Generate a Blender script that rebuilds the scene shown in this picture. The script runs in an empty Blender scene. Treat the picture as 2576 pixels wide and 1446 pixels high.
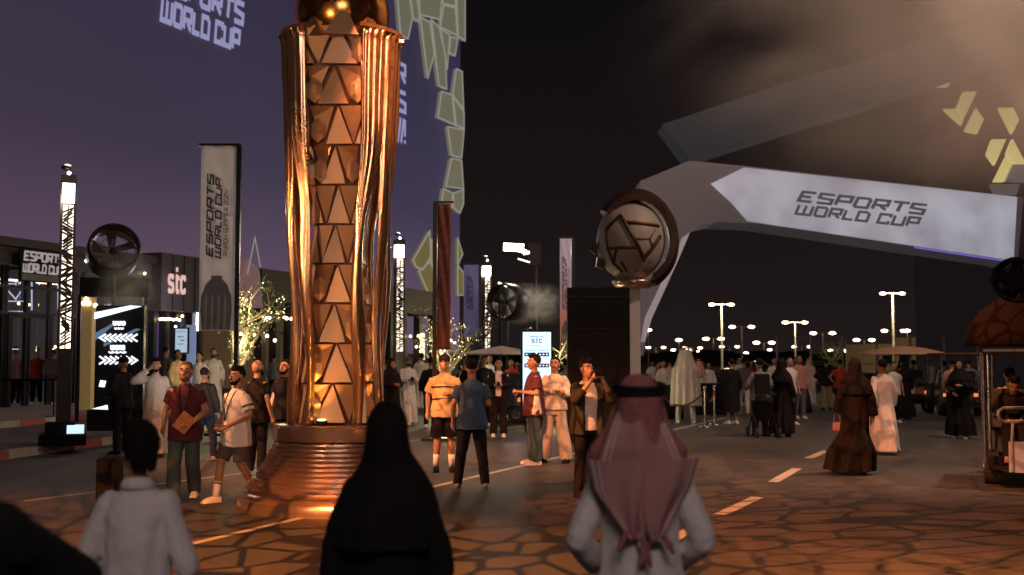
import bpy, math, random
from math import sin, cos, pi, radians, atan, atan2, sqrt, exp
from mathutils import Vector, Matrix, noise as mnoise
random.seed(7)
SC = bpy.context.scene
COL = SC.collection
# ------------------------------------------------------------------ camera
PW, PH, LENS, HCAM, HY = 2576.0, 1446.0, 40.0, 1.8, 895.0
F = LENS / 36.0 * PW
TILT = atan((HY - PH / 2) / F)
cam_data = bpy.data.cameras.new('camera')
cam = bpy.data.objects.new('camera', cam_data)
COL.objects.link(cam)
cam.location = (0, 0, HCAM)
cam.rotation_euler = (pi / 2 + TILT, 0, 0)
cam_data.lens = LENS
cam_data.sensor_width = 36
cam_data.clip_end = 3000
cam_data.dof.use_dof = True
cam_data.dof.focus_distance = 15.0
cam_data.dof.aperture_fstop = 2.0
SC.camera = cam
# ------------------------------------------------------------------ world
world = bpy.data.worlds.new('World')
SC.world = world
world.use_nodes = True
wn, wl = world.node_tree.nodes, world.node_tree.links
wn.clear()
w_out = wn.new('ShaderNodeOutputWorld')
w_add = wn.new('ShaderNodeAddShader')
w_b1 = wn.new('ShaderNodeBackground'); w_b2 = wn.new('ShaderNodeBackground')
sky = wn.new('ShaderNodeTexSky')
sky.sky_type = 'NISHITA'; sky.sun_disc = False
sky.sun_elevation = radians(-4); sky.sun_rotation = radians(250)
w_b1.inputs['Strength'].default_value = 0.05
wl.new(sky.outputs[0], w_b1.inputs['Color'])
geo = wn.new('ShaderNodeTexCoord'); sep = wn.new('ShaderNodeSeparateXYZ'); ramp = wn.new('ShaderNodeValToRGB')
wl.new(geo.outputs['Generated'], sep.inputs[0]); wl.new(sep.outputs['Z'], ramp.inputs[0])
cr = ramp.color_ramp
cr.elements[0].position = 0.0; cr.elements[0].color = (0.0145, 0.0098, 0.0098, 1)
cr.elements[1].position = 0.30; cr.elements[1].color = (0.0035, 0.0028, 0.0034, 1)
e = cr.elements.new(0.12); e.color = (0.0095, 0.0062, 0.0066, 1)
wl.new(ramp.outputs[0], w_b2.inputs['Color'])
w_b2.inputs['Strength'].default_value = 1.0
wl.new(w_b1.outputs[0], w_add.inputs[0]); wl.new(w_b2.outputs[0], w_add.inputs[1])
wl.new(w_add.outputs[0], w_out.inputs['Surface'])
vs = SC.view_settings
vs.view_transform = 'Standard'; vs.look = 'None'; vs.gamma = 1.0; vs.exposure = 0.0; vs.use_curve_mapping = False
try:
    SC.cycles.use_denoising = True
    SC.cycles.volume_step_rate = 2.0
    SC.cycles.volume_max_steps = 64
    SC.cycles.max_bounces = 6
    SC.cycles.volume_bounces = 0
    SC.cycles.sample_clamp_indirect = 3.0
except Exception:
    pass

# ------------------------------------------------------------------ lights
def light(name, kind, loc, power, col, target=None, **kw):
    d = bpy.data.lights.new(name, kind)
    d.energy = power; d.color = col
    for k, v in kw.items(): setattr(d, k, v)
    o = bpy.data.objects.new(name, d); COL.objects.link(o); o.location = loc
    if target is not None:
        o.rotation_euler = (Vector(target) - Vector(loc)).to_track_quat('-Z', 'Y').to_euler()
    return o

# event floodlights behind and above the crowd (soft, slightly lilac)
light('plaza_floodlight', 'AREA', (1.0, -7, 9.0), 440, (1.0, 0.77, 0.72), (0, 9, 0.8), shape='RECTANGLE', size=5.0, size_y=2.0)
# pattern projector: orange light through a cell-shaped gobo
def gobo(name, loc, tgt, power, col, ang, blend, scale, seed, floor=0.06, dyr=(-.3,.3), dxr=(-9,9), soft=.10):
    o = light(name, 'SPOT', loc, power, col, tgt, spot_size=radians(ang), spot_blend=blend, shadow_soft_size=0.012)
    d = o.data; d.use_nodes = True
    n, l = d.node_tree.nodes, d.node_tree.links
    em = [x for x in n if x.type == 'EMISSION'][0]
    tc = n.new('ShaderNodeTexCoord'); sp = n.new('ShaderNodeSeparateXYZ')
    l.new(tc.outputs['Normal'], sp.inputs[0])
    dx = n.new('ShaderNodeMath'); dx.operation = 'DIVIDE'; l.new(sp.outputs[0], dx.inputs[0]); l.new(sp.outputs[2], dx.inputs[1])
    dy = n.new('ShaderNodeMath'); dy.operation = 'DIVIDE'; l.new(sp.outputs[1], dy.inputs[0]); l.new(sp.outputs[2], dy.inputs[1])
    cb = n.new('ShaderNodeCombineXYZ'); l.new(dx.outputs[0], cb.inputs[0]); l.new(dy.outputs[0], cb.inputs[1]); cb.inputs[2].default_value = seed
    vo = n.new('ShaderNodeTexVoronoi'); vo.feature = 'DISTANCE_TO_EDGE'; vo.inputs['Scale'].default_value = scale
    vo.voronoi_dimensions = '3D'
    l.new(cb.outputs[0], vo.inputs['Vector'])
    r = n.new('ShaderNodeMapRange'); r.interpolation_type = 'SMOOTHSTEP'
    r.inputs['From Min'].default_value = 0.045; r.inputs['From Max'].default_value = 0.085
    r.inputs['To Min'].default_value = floor; r.inputs['To Max'].default_value = 1.0
    l.new(vo.outputs['Distance'], r.inputs['Value'])
    # framing shutters of the projector, in tangents of the angles off its axis
    prev = r
    for src, sgn, (lo, hi) in ((dy, -1, dyr), (dx, -1, dxr)):
        for lim, s_ in ((lo, 1), (hi, -1)):
            q = n.new('ShaderNodeMapRange'); q.interpolation_type = 'SMOOTHSTEP'; l.new(src.outputs[0], q.inputs['Value'])
            # value is -tangent; pass where tangent > lo (s_=1) or < hi (s_=-1)
            q.inputs['From Min'].default_value = -lim + (0 if s_ == 1 else 0); q.inputs['From Max'].default_value = -lim - soft * s_
            mu = n.new('ShaderNodeMath'); mu.operation = 'MULTIPLY'; l.new(prev.outputs[0], mu.inputs[0]); l.new(q.outputs[0], mu.inputs[1]); prev = mu
    l.new(prev.outputs[0], em.inputs['Strength'])
    return o
gobo('gobo_projector', (-2.6, 3.0, 6.5), (0.2, 9.6, 0.0), 15000, (1.0, 0.30, 0.055), 130, 0.25, 20.0, 3.3, floor=.16, dyr=(-.35, .20), dxr=(-1.1, 1.1), soft=.10)
gobo('gobo_projector', (-7.0, 7.5, 7.5), (6.5, 13.5, 0.0), 21000, (1.0, 0.27, 0.08), 120, 0.25, 32.0, 9.1, floor=.22, dyr=(-.27, .07), dxr=(-.36, .66), soft=.12)
gobo('gobo_projector', (-9.0, 12.0, 7.5), (1.5, 20.0, 0.0), 13000, (1.0, 0.34, 0.13), 120, 0.25, 30.0, 5.7, floor=.30, dyr=(-.45, .16), dxr=(-.55, .28), soft=.14)
gobo('gobo_projector', (-0.9, 8.6, 8.0), (5.5, 19.0, 0.0), 9500, (1.0, 0.32, 0.12), 120, 0.25, 30.0, 7.7, floor=.42, dyr=(-.24, .22), dxr=(-.80, .44), soft=.14)
light('plaza_wash', 'SPOT', (1.8, 5.5, 5.2), (290), (1.0, 0.42, 0.18), (-0.2, 17.5, 0.6), spot_size=radians(62), spot_blend=.7, shadow_soft_size=.15)
light('plaza_wash', 'SPOT', (-6.5, 10.0, 4.0), (900), (1.0, 0.40, 0.15), (4.6, 19.0, 0.6), spot_size=radians(40), spot_blend=.7, shadow_soft_size=.15)

# ------------------------------------------------------------------ picture -> place
def ray(px, py):
    xc, yc = (px - PW / 2) / F, (PH / 2 - py) / F
    return Vector((xc, cos(TILT) - yc * sin(TILT), sin(TILT) + yc * cos(TILT)))
def gp(px, py, z=0.0):
    d = ray(px, py); t = (z - HCAM) / d.z
    return Vector((d.x * t, d.y * t, z))
def at(px, py, Y):
    d = ray(px, py); t = Y / d.y
    return Vector((d.x * t, Y, HCAM + d.z * t))
class Wall:
    """vertical plane through A with horizontal direction U"""
    def __init__(s, A, U):
        s.A = Vector((A[0], A[1], 0)); s.U = Vector((U[0], U[1], 0)).normalized()
        s.N = Vector((s.U.y, -s.U.x, 0))      # towards the camera side
    def hit(s, px, py, off=0.0):
        d = ray(px, py); A = s.A + s.N * off - Vector((0, 0, 0))
        t = A.dot(s.N) / (d.x * s.N.x + d.y * s.N.y)
        return Vector((d.x * t, d.y * t, HCAM + d.z * t))
    def uv(s, px, py):
        p = s.hit(px, py)
        return (p - s.A).dot(s.U), p.z
    def pt(s, u, z, off=0.0):
        return s.A + s.U * u + s.N * off + Vector((0, 0, z))

# ------------------------------------------------------------------ materials
def _bs(name):
    m = bpy.data.materials.new(name); m.use_nodes = True
    n, l = m.node_tree.nodes, m.node_tree.links
    return m, n, l, n['Principled BSDF']
def mat(name, col, rough=0.7, metal=0.0, var=0.15, scale=8.0, bump=0.0, bscale=60.0, emit=0.0, ecol=None, sheen=0.0, spec=0.5, coat=0.0):
    m, n, l, b = _bs(name)
    tc = n.new('ShaderNodeTexCoord')
    nz = n.new('ShaderNodeTexNoise'); nz.inputs['Scale'].default_value = scale; nz.inputs['Detail'].default_value = 5
    l.new(tc.outputs['Object'], nz.inputs['Vector'])
    mx = n.new('ShaderNodeMix'); mx.data_type = 'RGBA'
    mx.inputs[6].default_value = (*[c * (1 - var) for c in col], 1)
    mx.inputs[7].default_value = (*[min(1, c * (1 + var)) for c in col], 1)
    l.new(nz.outputs[0], mx.inputs[0]); l.new(mx.outputs[2], b.inputs['Base Color'])
    rr = n.new('ShaderNodeMapRange'); rr.inputs['To Min'].default_value = max(0, rough - 0.08); rr.inputs['To Max'].default_value = min(1, rough + 0.08)
    l.new(nz.outputs[0], rr.inputs[0]); l.new(rr.outputs[0], b.inputs['Roughness'])
    b.inputs['Metallic'].default_value = metal
    b.inputs['Specular IOR Level'].default_value = spec
    if coat: b.inputs['Coat Weight'].default_value = coat
    if sheen: b.inputs['Sheen Weight'].default_value = sheen
    if bump:
        n2 = n.new('ShaderNodeTexNoise'); n2.inputs['Scale'].default_value = bscale; n2.inputs['Detail'].default_value = 6
        l.new(tc.outputs['Object'], n2.inputs['Vector'])
        bp = n.new('ShaderNodeBump'); bp.inputs['Strength'].default_value = bump; bp.inputs['Distance'].default_value = 0.02
        l.new(n2.outputs[0], bp.inputs['Height']); l.new(bp.outputs[0], b.inputs['Normal'])
    if emit:
        b.inputs['Emission Color'].default_value = (*(ecol or col), 1)
        b.inputs['Emission Strength'].default_value = emit
    return m
def emis(name, col, s):
    m, n, l, b = _bs(name)
    b.inputs['Base Color'].default_value = (0.02, 0.02, 0.02, 1)
    b.inputs['Emission Color'].default_value = (*col, 1); b.inputs['Emission Strength'].default_value = s
    return m
def cloth(name, col, var=0.12, rough=0.85):
    return mat(name, col, rough, 0, var, 5.0, 0.3, 9.0, sheen=0.12 if max(col) > .2 else 0.0, spec=0.12)

M = {}
M['black'] = mat('black_paint', (0.010, 0.009, 0.010), 0.8, 0, 0.3, 12, spec=0.15)
M['black_metal'] = mat('black_metal', (0.02, 0.017, 0.016), 0.35, 0.6, 0.3, 9)
M['dark'] = mat('dark_cladding', (0.035, 0.033, 0.036), 0.4, 0.2, 0.35, 2.0, 0.1, 9)
M['steel'] = mat('steel', (0.55, 0.55, 0.58), 0.25, 1.0, 0.1, 12)
M['rubber'] = mat('rubber', (0.015, 0.015, 0.015), 0.8)
M['lamp'] = emis('lamp_glass', (1.0, 0.86, 0.70), 14.0)
M['lamp_far'] = emis('lamp_glass_far', (1.0, 0.80, 0.52), 11.0)
M['warm_dot'] = emis('warm_bulb', (1.0, 0.72, 0.38), 9.0)
M['cool_dot'] = emis('cool_bulb', (0.85, 0.88, 1.0), 6.0)
M['white_led'] = emis('white_led', (0.86, 0.92, 1.0), 1.6)
M['pole_grey'] = mat('galvanised_pole', (0.5, 0.46, 0.38), 0.5, 0.3)
M['skin'] = mat('skin', (0.36, 0.20, 0.13), 0.5, 0, 0.12, 22, 0.12, 70)
M['skin_dark'] = mat('skin_dark', (0.20, 0.10, 0.065), 0.5, 0, 0.12, 22, 0.12, 70)
M['hair'] = mat('black_hair', (0.008, 0.006, 0.005), 0.75, 0, 0.4, 40, 0.8, 90, spec=0.15)
M['hair_grey'] = mat('grey_hair', (0.10, 0.085, 0.07), 0.6, 0, 0.4, 40, 0.8, 90)
M['eye'] = mat('eye_white', (0.6, 0.55, 0.5), 0.3)
M['pupil'] = mat('pupil', (0.01, 0.008, 0.006), 0.2)
M['lips'] = mat('lips', (0.26, 0.11, 0.09), 0.5)
C = {
 'white': (0.74, 0.70, 0.68), 'offwhite': (0.62, 0.57, 0.50), 'thobe': (0.66, 0.62, 0.60), 'beige': (0.50, 0.44, 0.38),
 'black': (0.012, 0.011, 0.013), 'abaya': (0.011, 0.009, 0.010), 'navy': (0.02, 0.025, 0.05), 'jeans': (0.055, 0.085, 0.10),
 'maroon': (0.085, 0.026, 0.036), 'blue': (0.045, 0.085, 0.155), 'yellow': (0.50, 0.37, 0.19), 'olive': (0.03, 0.028, 0.018),
 'red': (0.36, 0.04, 0.03), 'pink': (0.60, 0.30, 0.27), 'grey': (0.16, 0.16, 0.18), 'brown': (0.012, 0.0075, 0.006), 'dull_pink': (0.26, 0.13, 0.11),
 'khaki': (0.32, 0.24, 0.17), 'ghutra': (0.33, 0.07, 0.08), 'silver': (0.6, 0.55, 0.48), 'orange': (0.75, 0.30, 0.05),
 'greybrown': (0.11, 0.09, 0.08), 'purple': (0.05, 0.03, 0.07)}
def cm(k):
    if 'cloth_' + k not in M: M['cloth_' + k] = cloth('cloth_' + k, C[k])
    return M['cloth_' + k]
M['silver_lame'] = mat('silver_lame', (0.62, 0.57, 0.50), 0.33, 0.75, 0.2, 10, 0.5, 25)

# ------------------------------------------------------------------ mesh builder
class MB:
    def __init__(s): s.v = []; s.f = []; s.uv = None
    def add(s, vs, fs):
        o = len(s.v); s.v += [tuple(p) for p in vs]; s.f += [tuple(i + o for i in f) for f in fs]
        return s
    def box(s, c, size, rz=0.0, rx=0.0, ry=0.0):
        x, y, z = [k / 2 for k in size]
        R = Matrix.Rotation(rz, 3, 'Z') @ Matrix.Rotation(ry, 3, 'Y') @ Matrix.Rotation(rx, 3, 'X')
        c = Vector(c)
        P = [c + R @ Vector((a * x, b * y, d * z)) for d in (-1, 1) for a, b in ((-1, -1), (1, -1), (1, 1), (-1, 1))]
        return s.add(P, [(3, 2, 1, 0), (4, 5, 6, 7), (0, 1, 5, 4), (1, 2, 6, 5), (2, 3, 7, 6), (3, 0, 4, 7)])
    def tube(s, pts, rad, n=10, cap=True, flat=1.0):
        pts = [Vector(p) for p in pts]
        if not isinstance(rad, (list, tuple)): rad = [rad] * len(pts)
        rings = []; ref = None
        P = []; R = []
        if cap == 'round':   # hemispherical ends
            d0 = (pts[0] - pts[1]).normalized(); d1 = (pts[-1] - pts[-2]).normalized()
            for a in (75, 45): P.append(pts[0] + d0 * rad[0] * sin(radians(a))); R.append(rad[0] * cos(radians(a)))
            P += pts; R += list(rad)
            for a in (45, 75): P.append(pts[-1] + d1 * rad[-1] * sin(radians(a))); R.append(rad[-1] * cos(radians(a)))
        else: P, R = pts, list(rad)
        vs = []
        for i, p in enumerate(P):
            t = (P[min(i + 1, len(P) - 1)] - P[max(i - 1, 0)])
            if t.length < 1e-9: t = Vector((0, 0, 1))
            t.normalize()
            if ref is None: ref = Vector((1, 0, 0)) if abs(t.x) < 0.8 else Vector((0, 1, 0))
            a = (ref - t * ref.dot(t)).normalized(); ref = a; b = t.cross(a)
            for k in range(n):
                th = 2 * pi * k / n
                vs.append(p + a * (cos(th) * R[i]) + b * (sin(th) * R[i] * flat))
        fs = []
        for i in range(len(P) - 1):
            for k in range(n):
                k2 = (k + 1) % n
                fs.append((i * n + k, i * n + k2, (i + 1) * n + k2, (i + 1) * n + k))
        fs.append(tuple(range(n - 1, -1, -1))); L = (len(P) - 1) * n
        fs.append(tuple(range(L, L + n)))
        return s.add(vs, fs)
    def loft(s, rings, n=24, fold=0, amp=None, seed=0.0):
        """rings: (cx, cy, z, rx, ry)"""
        vs = []
        for i, (cx, cy, z, rx, ry) in enumerate(rings):
            am = amp[i] if amp else 0
            for k in range(n):
                th = 2 * pi * k / n
                m = 1 + am * (sin(fold * th + seed + 1.3 * sin(z * 3 + seed)) + 0.6 * sin((fold + 4) * th - seed * 2 + z * 2)) if am else 1
                vs.append((cx + cos(th) * rx * m, cy + sin(th) * ry * m, z))
        fs = []
        for i in range(len(rings) - 1):
            for k in range(n):
                k2 = (k + 1) % n
                fs.append((i * n + k, i * n + k2, (i + 1) * n + k2, (i + 1) * n + k))
        fs.append(tuple(range(n - 1, -1, -1))); L = (len(rings) - 1) * n
        fs.append(tuple(range(L, L + n)))
        return s.add(vs, fs)
    def ball(s, c, r, nu=12, nv=8):
        if not isinstance(r, (tuple, list)): r = (r, r, r)
        vs = [(c[0], c[1], c[2] - r[2])]
        for j in range(1, nv):
            ph = -pi / 2 + pi * j / nv
            for i in range(nu):
                th = 2 * pi * i / nu
                vs.append((c[0] + r[0] * cos(ph) * cos(th), c[1] + r[1] * cos(ph) * sin(th), c[2] + r[2] * sin(ph)))
        vs.append((c[0], c[1], c[2] + r[2])); T = len(vs) - 1
        fs = [(0, 1 + (i + 1) % nu, 1 + i) for i in range(nu)]
        for j in range(nv - 2):
            for i in range(nu):
                i2 = (i + 1) % nu; a = 1 + j * nu; b = a + nu
                fs.append((a + i, a + i2, b + i2, b + i))
        a = 1 + (nv - 2) * nu
        fs += [(a + i, a + (i + 1) % nu, T) for i in range(nu)]
        return s.add(vs, fs)
    def prism(s, pts, ext):
        """closed polygon (3-D points) pushed by vector ext"""
        pts = [Vector(p) for p in pts]; n = len(pts); ext = Vector(ext)
        vs = pts + [p + ext for p in pts]
        fs = [tuple(range(n - 1, -1, -1)), tuple(range(n, 2 * n))] + [(i, (i + 1) % n, n + (i + 1) % n, n + i) for i in range(n)]
        return s.add(vs, fs)
    def strip(s, pl, w, O, U, V, ext):
        """mitred thick polyline in the plane O,U,V, pushed by ext"""
        pl = [Vector((a, b)) for a, b in pl]; n = len(pl); L = []; Rr = []
        closed = (pl[0] - pl[-1]).length < 1e-6
        if closed: pl = pl[:-1]; n -= 1
        for i in range(n):
            if closed: a, b = pl[i - 1], pl[(i + 1) % n]
            else: a, b = pl[max(i - 1, 0)], pl[min(i + 1, n - 1)]
            d0 = (pl[i] - a); d1 = (b - pl[i])
            if d0.length < 1e-9: d0 = d1
            if d1.length < 1e-9: d1 = d0
            d0 = d0.normalized(); d1 = d1.normalized()
            n0 = Vector((-d0.y, d0.x)); n1 = Vector((-d1.y, d1.x))
            m = n0 + n1
            if m.length < 0.2: m = n0
            m.normalize(); k = w / 2 / max(0.45, m.dot(n0))
            L.append(pl[i] + m * k); Rr.append(pl[i] - m * k)
        vs = []
        O, U, V, ext = Vector(O), Vector(U), Vector(V), Vector(ext)
        for q in (L, Rr):
            for e in (Vector((0, 0, 0)), ext):
                vs += [O + U * p.x + V * p.y + e for p in q]
        fs = []
        rng = range(n) if closed else range(n - 1)
        for i in rng:
            j = (i + 1) % n
            fs += [(i, j, 2 * n + j, 2 * n + i), (n + i, 3 * n + i, 3 * n + j, n + j), (i, n + i, n + j, j), (2 * n + i, 2 * n + j, 3 * n + j, 3 * n + i)]
        if not closed:
            for i in (0, n - 1): fs.append((i, 2 * n + i, 3 * n + i, n + i))
        return s.add(vs, fs)
    def xf(s, fn): s.v = [tuple(fn(Vector(p))) for p in s.v]; return s
    def build(s, name, material, parent=None, smooth=False, rem=None):
        me = bpy.data.meshes.new(name); me.from_pydata(s.v, [], s.f); me.update()
        if smooth: me.polygons.foreach_set('use_smooth', [True] * len(me.polygons))
        o = bpy.data.objects.new(name, me); COL.objects.link(o)
        if material: me.materials.append(material)
        if parent: o.parent = parent
        if rem: REM.append((o, rem))
        return o
REM = []
def tag(o, label=None, cat=None, group=None, kind=None):
    if label: o['label'] = label
    if cat: o['category'] = cat
    if group: o['group'] = group
    if kind: o['kind'] = kind
    return o
def thing(name, loc, rz, label, cat, group=None):
    o = bpy.data.objects.new(name, None); COL.objects.link(o); o.location = loc; o.rotation_euler = (0, 0, rz)
    o.empty_display_size = 0.2
    return tag(o, label, cat, group)
def copy_tree(o, parent=None):
    c = o.copy(); COL.objects.link(c); c.parent = parent
    for ch in list(KIDS.get(o.name, [])): copy_tree(ch, c)
    return c
KIDS = {}
def reg(o):
    """remember children so that a thing can be copied"""
    KIDS[o.name] = [c for c in bpy.data.objects if c.parent == o]
    for c in KIDS[o.name]: reg(c)

# stroke lettering, angular like the event's lettering
G = {'E': [[(.8, 1), (0, 1), (0, 0), (.8, 0)], [(.1, .5), (.62, .5)]], 'S': [[(.82, 1), (0, 1), (0, .56), (.82, .44), (.82, 0), (0, 0)]],
 'P': [[(0, 0), (0, 1), (.8, 1), (.8, .42), (.1, .42)]], 'O': [[(0, .12), (0, 1), (.68, 1), (.8, .88), (.8, 0), (.12, 0), (0, .12)]],
 'R': [[(0, 0), (0, 1), (.8, 1), (.8, .45), (.1, .45)], [(.42, .35), (.82, 0)]], 'T': [[(-.05, 1), (.9, 1)], [(.42, .9), (.42, 0)]],
 'W': [[(0, 1), (0, 0), (1.1, 0), (1.1, 1)], [(.55, .1), (.55, 1)]], 'L': [[(0, 1), (0, 0), (.72, 0)]],
 'D': [[(0, 0), (0, 1), (.62, 1), (.82, .8), (.82, 0), (0, 0)]], 'C': [[(.8, .72), (.8, 1), (0, 1), (0, 0), (.8, 0), (.8, .28)]],
 'U': [[(0, 1), (0, 0), (.8, 0), (.8, 1)]], 'I': [[(.1, 0), (.1, 1)]], 'Y': [[(0, 1), (0, .5), (.8, .5)], [(.8, 1), (.8, 0), (.1, 0)]],
 'A': [[(0, 0), (0, 1), (.8, 1), (.8, 0)], [(.1, .45), (.7, .45)]], 'H': [[(0, 0), (0, 1)], [(.8, 0), (.8, 1)], [(.1, .5), (.7, .5)]],
 'M': [[(0, 0), (0, 1), (1.1, 1), (1.1, 0)], [(.55, .9), (.55, .3)]], '2': [[(0, 1), (.8, 1), (.8, .52), (0, .48), (0, 0), (.8, 0)]],
 '0': [[(0, .12), (0, 1), (.68, 1), (.8, .88), (.8, 0), (.12, 0), (0, .12)]], '4': [[(0, 1), (0, .4), (.7, .4)], [(.8, 1), (.8, 0)]],
 '/': [[(0, 0), (.35, 1)]], '!': [[(.1, .3), (.1, 1)], [(.1, 0), (.1, .14)]],
 '<': [[(.62, 1), (0, .5), (.62, 0)]], '>': [[(0, 1), (.62, .5), (0, 0)]],
 's': [[(.6, .60), (.5, .68), (.12, .68), (.02, .58), (.02, .44), (.12, .36), (.52, .32), (.6, .22), (.6, .08), (.5, 0), (.1, 0), (0, .08)]],
 't': [[(.18, .78), (.18, .1), (.28, 0), (.46, 0)], [(.27, .62), (.5, .62)], [(.1, 1.0), (.26, 1.0)]],
 'c': [[(.58, .56), (.46, .68), (.14, .68), (0, .54), (0, .14), (.14, 0), (.46, 0), (.58, .12)]]}
ADV = {'W': 1.42, 'M': 1.42, 'I': .5, '/': .42, '!': .5, ' ': .55, 'L': 1.02, 's': .92, 't': .78, 'c': .9, '<': .55, '>': .55}
def width_of(t, gap=0.0): return sum(ADV.get(c, 1.12) + gap for c in t)
def letters(mb, text, O, U, V, h, ext, w=0.2, slant=0.12, length=None, gap=0.0):
    """text from O along U (unit), up V (unit), letter height h; stretched to length if given"""
    U = Vector(U); V = Vector(V); O = Vector(O)
    sx = h if length is None else length / width_of(text, gap)
    x = w / 2
    for ch in text:
        for k, st in enumerate(G.get(ch, [])):
            pl = [((x + a + slant * b), (w / 2 + b * (1 - w))) for a, b in st]
            mb.strip(pl, w, O + Vector(ext) * (0.04 * k), U * sx, V * h, ext)
        x += ADV.get(ch, 1.12) + gap
    return mb
def ewc(mb, O, U, V, h, ext, length, small=None, slant=0.14):
    """two-line ESPORTS / WORLD CUP logotype, O = bottom left, total height h"""
    V = Vector(V); U = Vector(U); O = Vector(O)
    letters(mb, 'WORLD CUP', O, U, V, h * 0.45, ext, 0.21, slant, length * 0.97)
    letters(mb, 'ESPORTS', O + V * h * 0.53 + U * length * 0.02, U, V, h * 0.47, ext, 0.21, slant, length)
    return mb

# ================================================================== GROUND
def asphalt():
    m, n, l, b = _bs('asphalt')
    tc = n.new('ShaderNodeTexCoord')
    a = n.new('ShaderNodeTexNoise'); a.inputs['Scale'].default_value = 0.35; a.inputs['Detail'].default_value = 6
    c = n.new('ShaderNodeTexNoise'); c.inputs['Scale'].default_value = 60; c.inputs['Detail'].default_value = 3
    l.new(tc.outputs['Object'], a.inputs[0]); l.new(tc.outputs['Object'], c.inputs[0])
    r = n.new('ShaderNodeValToRGB'); r.color_ramp.elements[0].color = (0.034, 0.030, 0.028, 1); r.color_ramp.elements[1].color = (0.088, 0.077, 0.069, 1)
    r.color_ramp.elements[0].position = 0.3; r.color_ramp.elements[1].position = 0.75
    mm = n.new('ShaderNodeMix'); mm.data_type = 'FLOAT'; mm.inputs[0].default_value = 0.35
    l.new(a.outputs[0], mm.inputs[2]); l.new(c.outputs[0], mm.inputs[3])
    l.new(mm.outputs[0], r.inputs[0])
    # repaired patches, oil drips and long tyre streaks
    vp = n.new('ShaderNodeTexVoronoi'); vp.inputs['Scale'].default_value = 0.16; l.new(tc.outputs['Object'], vp.inputs['Vector'])
    pr = n.new('ShaderNodeMapRange'); pr.inputs['To Min'].default_value = 0.78; pr.inputs['To Max'].default_value = 1.12; l.new(vp.outputs['Color'], pr.inputs['Value'])
    mp = n.new('ShaderNodeMapping'); mp.inputs['Rotation'].default_value = (0, 0, 0.5); mp.inputs['Scale'].default_value = (2.2, .12, 1); l.new(tc.outputs['Object'], mp.inputs[0])
    st = n.new('ShaderNodeTexNoise'); st.inputs['Scale'].default_value = 1.0; st.inputs['Detail'].default_value = 4; l.new(mp.outputs[0], st.inputs[0])
    sr = n.new('ShaderNodeMapRange'); sr.inputs['From Min'].default_value = .35; sr.inputs['From Max'].default_value = .65; sr.inputs['To Min'].default_value = .72; sr.inputs['To Max'].default_value = 1.12; l.new(st.outputs[0], sr.inputs['Value'])
    om = n.new('ShaderNodeMath'); om.operation = 'MULTIPLY'; l.new(pr.outputs[0], om.inputs[0]); l.new(sr.outputs[0], om.inputs[1])
    hs = n.new('ShaderNodeHueSaturation'); l.new(r.outputs[0], hs.inputs['Color']); l.new(om.outputs[0], hs.inputs['Value']); l.new(hs.outputs[0], b.inputs['Base Color'])
    rr = n.new('ShaderNodeMapRange'); rr.inputs['To Min'].default_value = 0.5; rr.inputs['To Max'].default_value = 0.8
    l.new(a.outputs[0], rr.inputs[0]); l.new(rr.outputs[0], b.inputs['Roughness'])
    bp = n.new('ShaderNodeBump'); bp.inputs['Strength'].default_value = 0.35; bp.inputs['Distance'].default_value = 0.01
    l.new(c.outputs[0], bp.inputs['Height']); l.new(bp.outputs[0], b.inputs['Normal'])
    return m
M['asphalt'] = asphalt()
g = MB().add([(-1500, -60, 0), (1500, -60, 0), (1500, 2400, 0), (-1500, 2400, 0)], [(0, 1, 2, 3)]).build('ground', M['asphalt'])
tag(g, kind='structure')
M['paint'] = mat('worn_road_paint', (0.42, 0.38, 0.32), 0.7, 0, 0.35, 30)
M['kerb'] = mat('concrete_kerb', (0.26, 0.24, 0.23), 0.8, 0, 0.3, 6, 0.3, 30)
M['kerb_red'] = mat('red_painted_kerb', (0.22, 0.06, 0.045), 0.8, 0, 0.35, 9, 0.3, 30)
M['paving'] = mat('paving', (0.20, 0.18, 0.18), 0.75, 0, 0.3, 3, 0.2, 20)
def ground_line(name, a, b, w, z=0.004, label=None):
    A, B = gp(*a, z), gp(*b, z)
    d = (B - A).normalized(); n = Vector((-d.y, d.x, 0)) * w / 2
    N = max(1, int((B - A).length / 0.5)); vs = []; fs = []
    for i in range(N + 1):
        p = A + (B - A) * i / N; j = random.uniform(-.006, .006)
        vs += [p - n * (1 + j * 4), p + n * (1 - j * 4)]
    for i in range(N): fs.append((2 * i, 2 * i + 1, 2 * i + 3, 2 * i + 2))
    o = MB().add(vs, fs).build(name, M['paint']); tag(o, kind='structure'); return o
ground_line('painted_line', (420, 1382), (1830, 1049), 0.10)
ground_line('painted_line', (60, 1260), (640, 1186), 0.07)
ground_line('painted_line', (980, 1116), (1320, 1070), 0.08)
for a, b in (((1812, 1294), (1905, 1250)), ((1945, 1212), (2005, 1178)), ((2035, 1152), (2080, 1133)), ((2100, 1118), (2125, 1105)), ((1640, 1378), (1760, 1322))):
    ground_line('painted_dash', a, b, 0.16)
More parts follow.
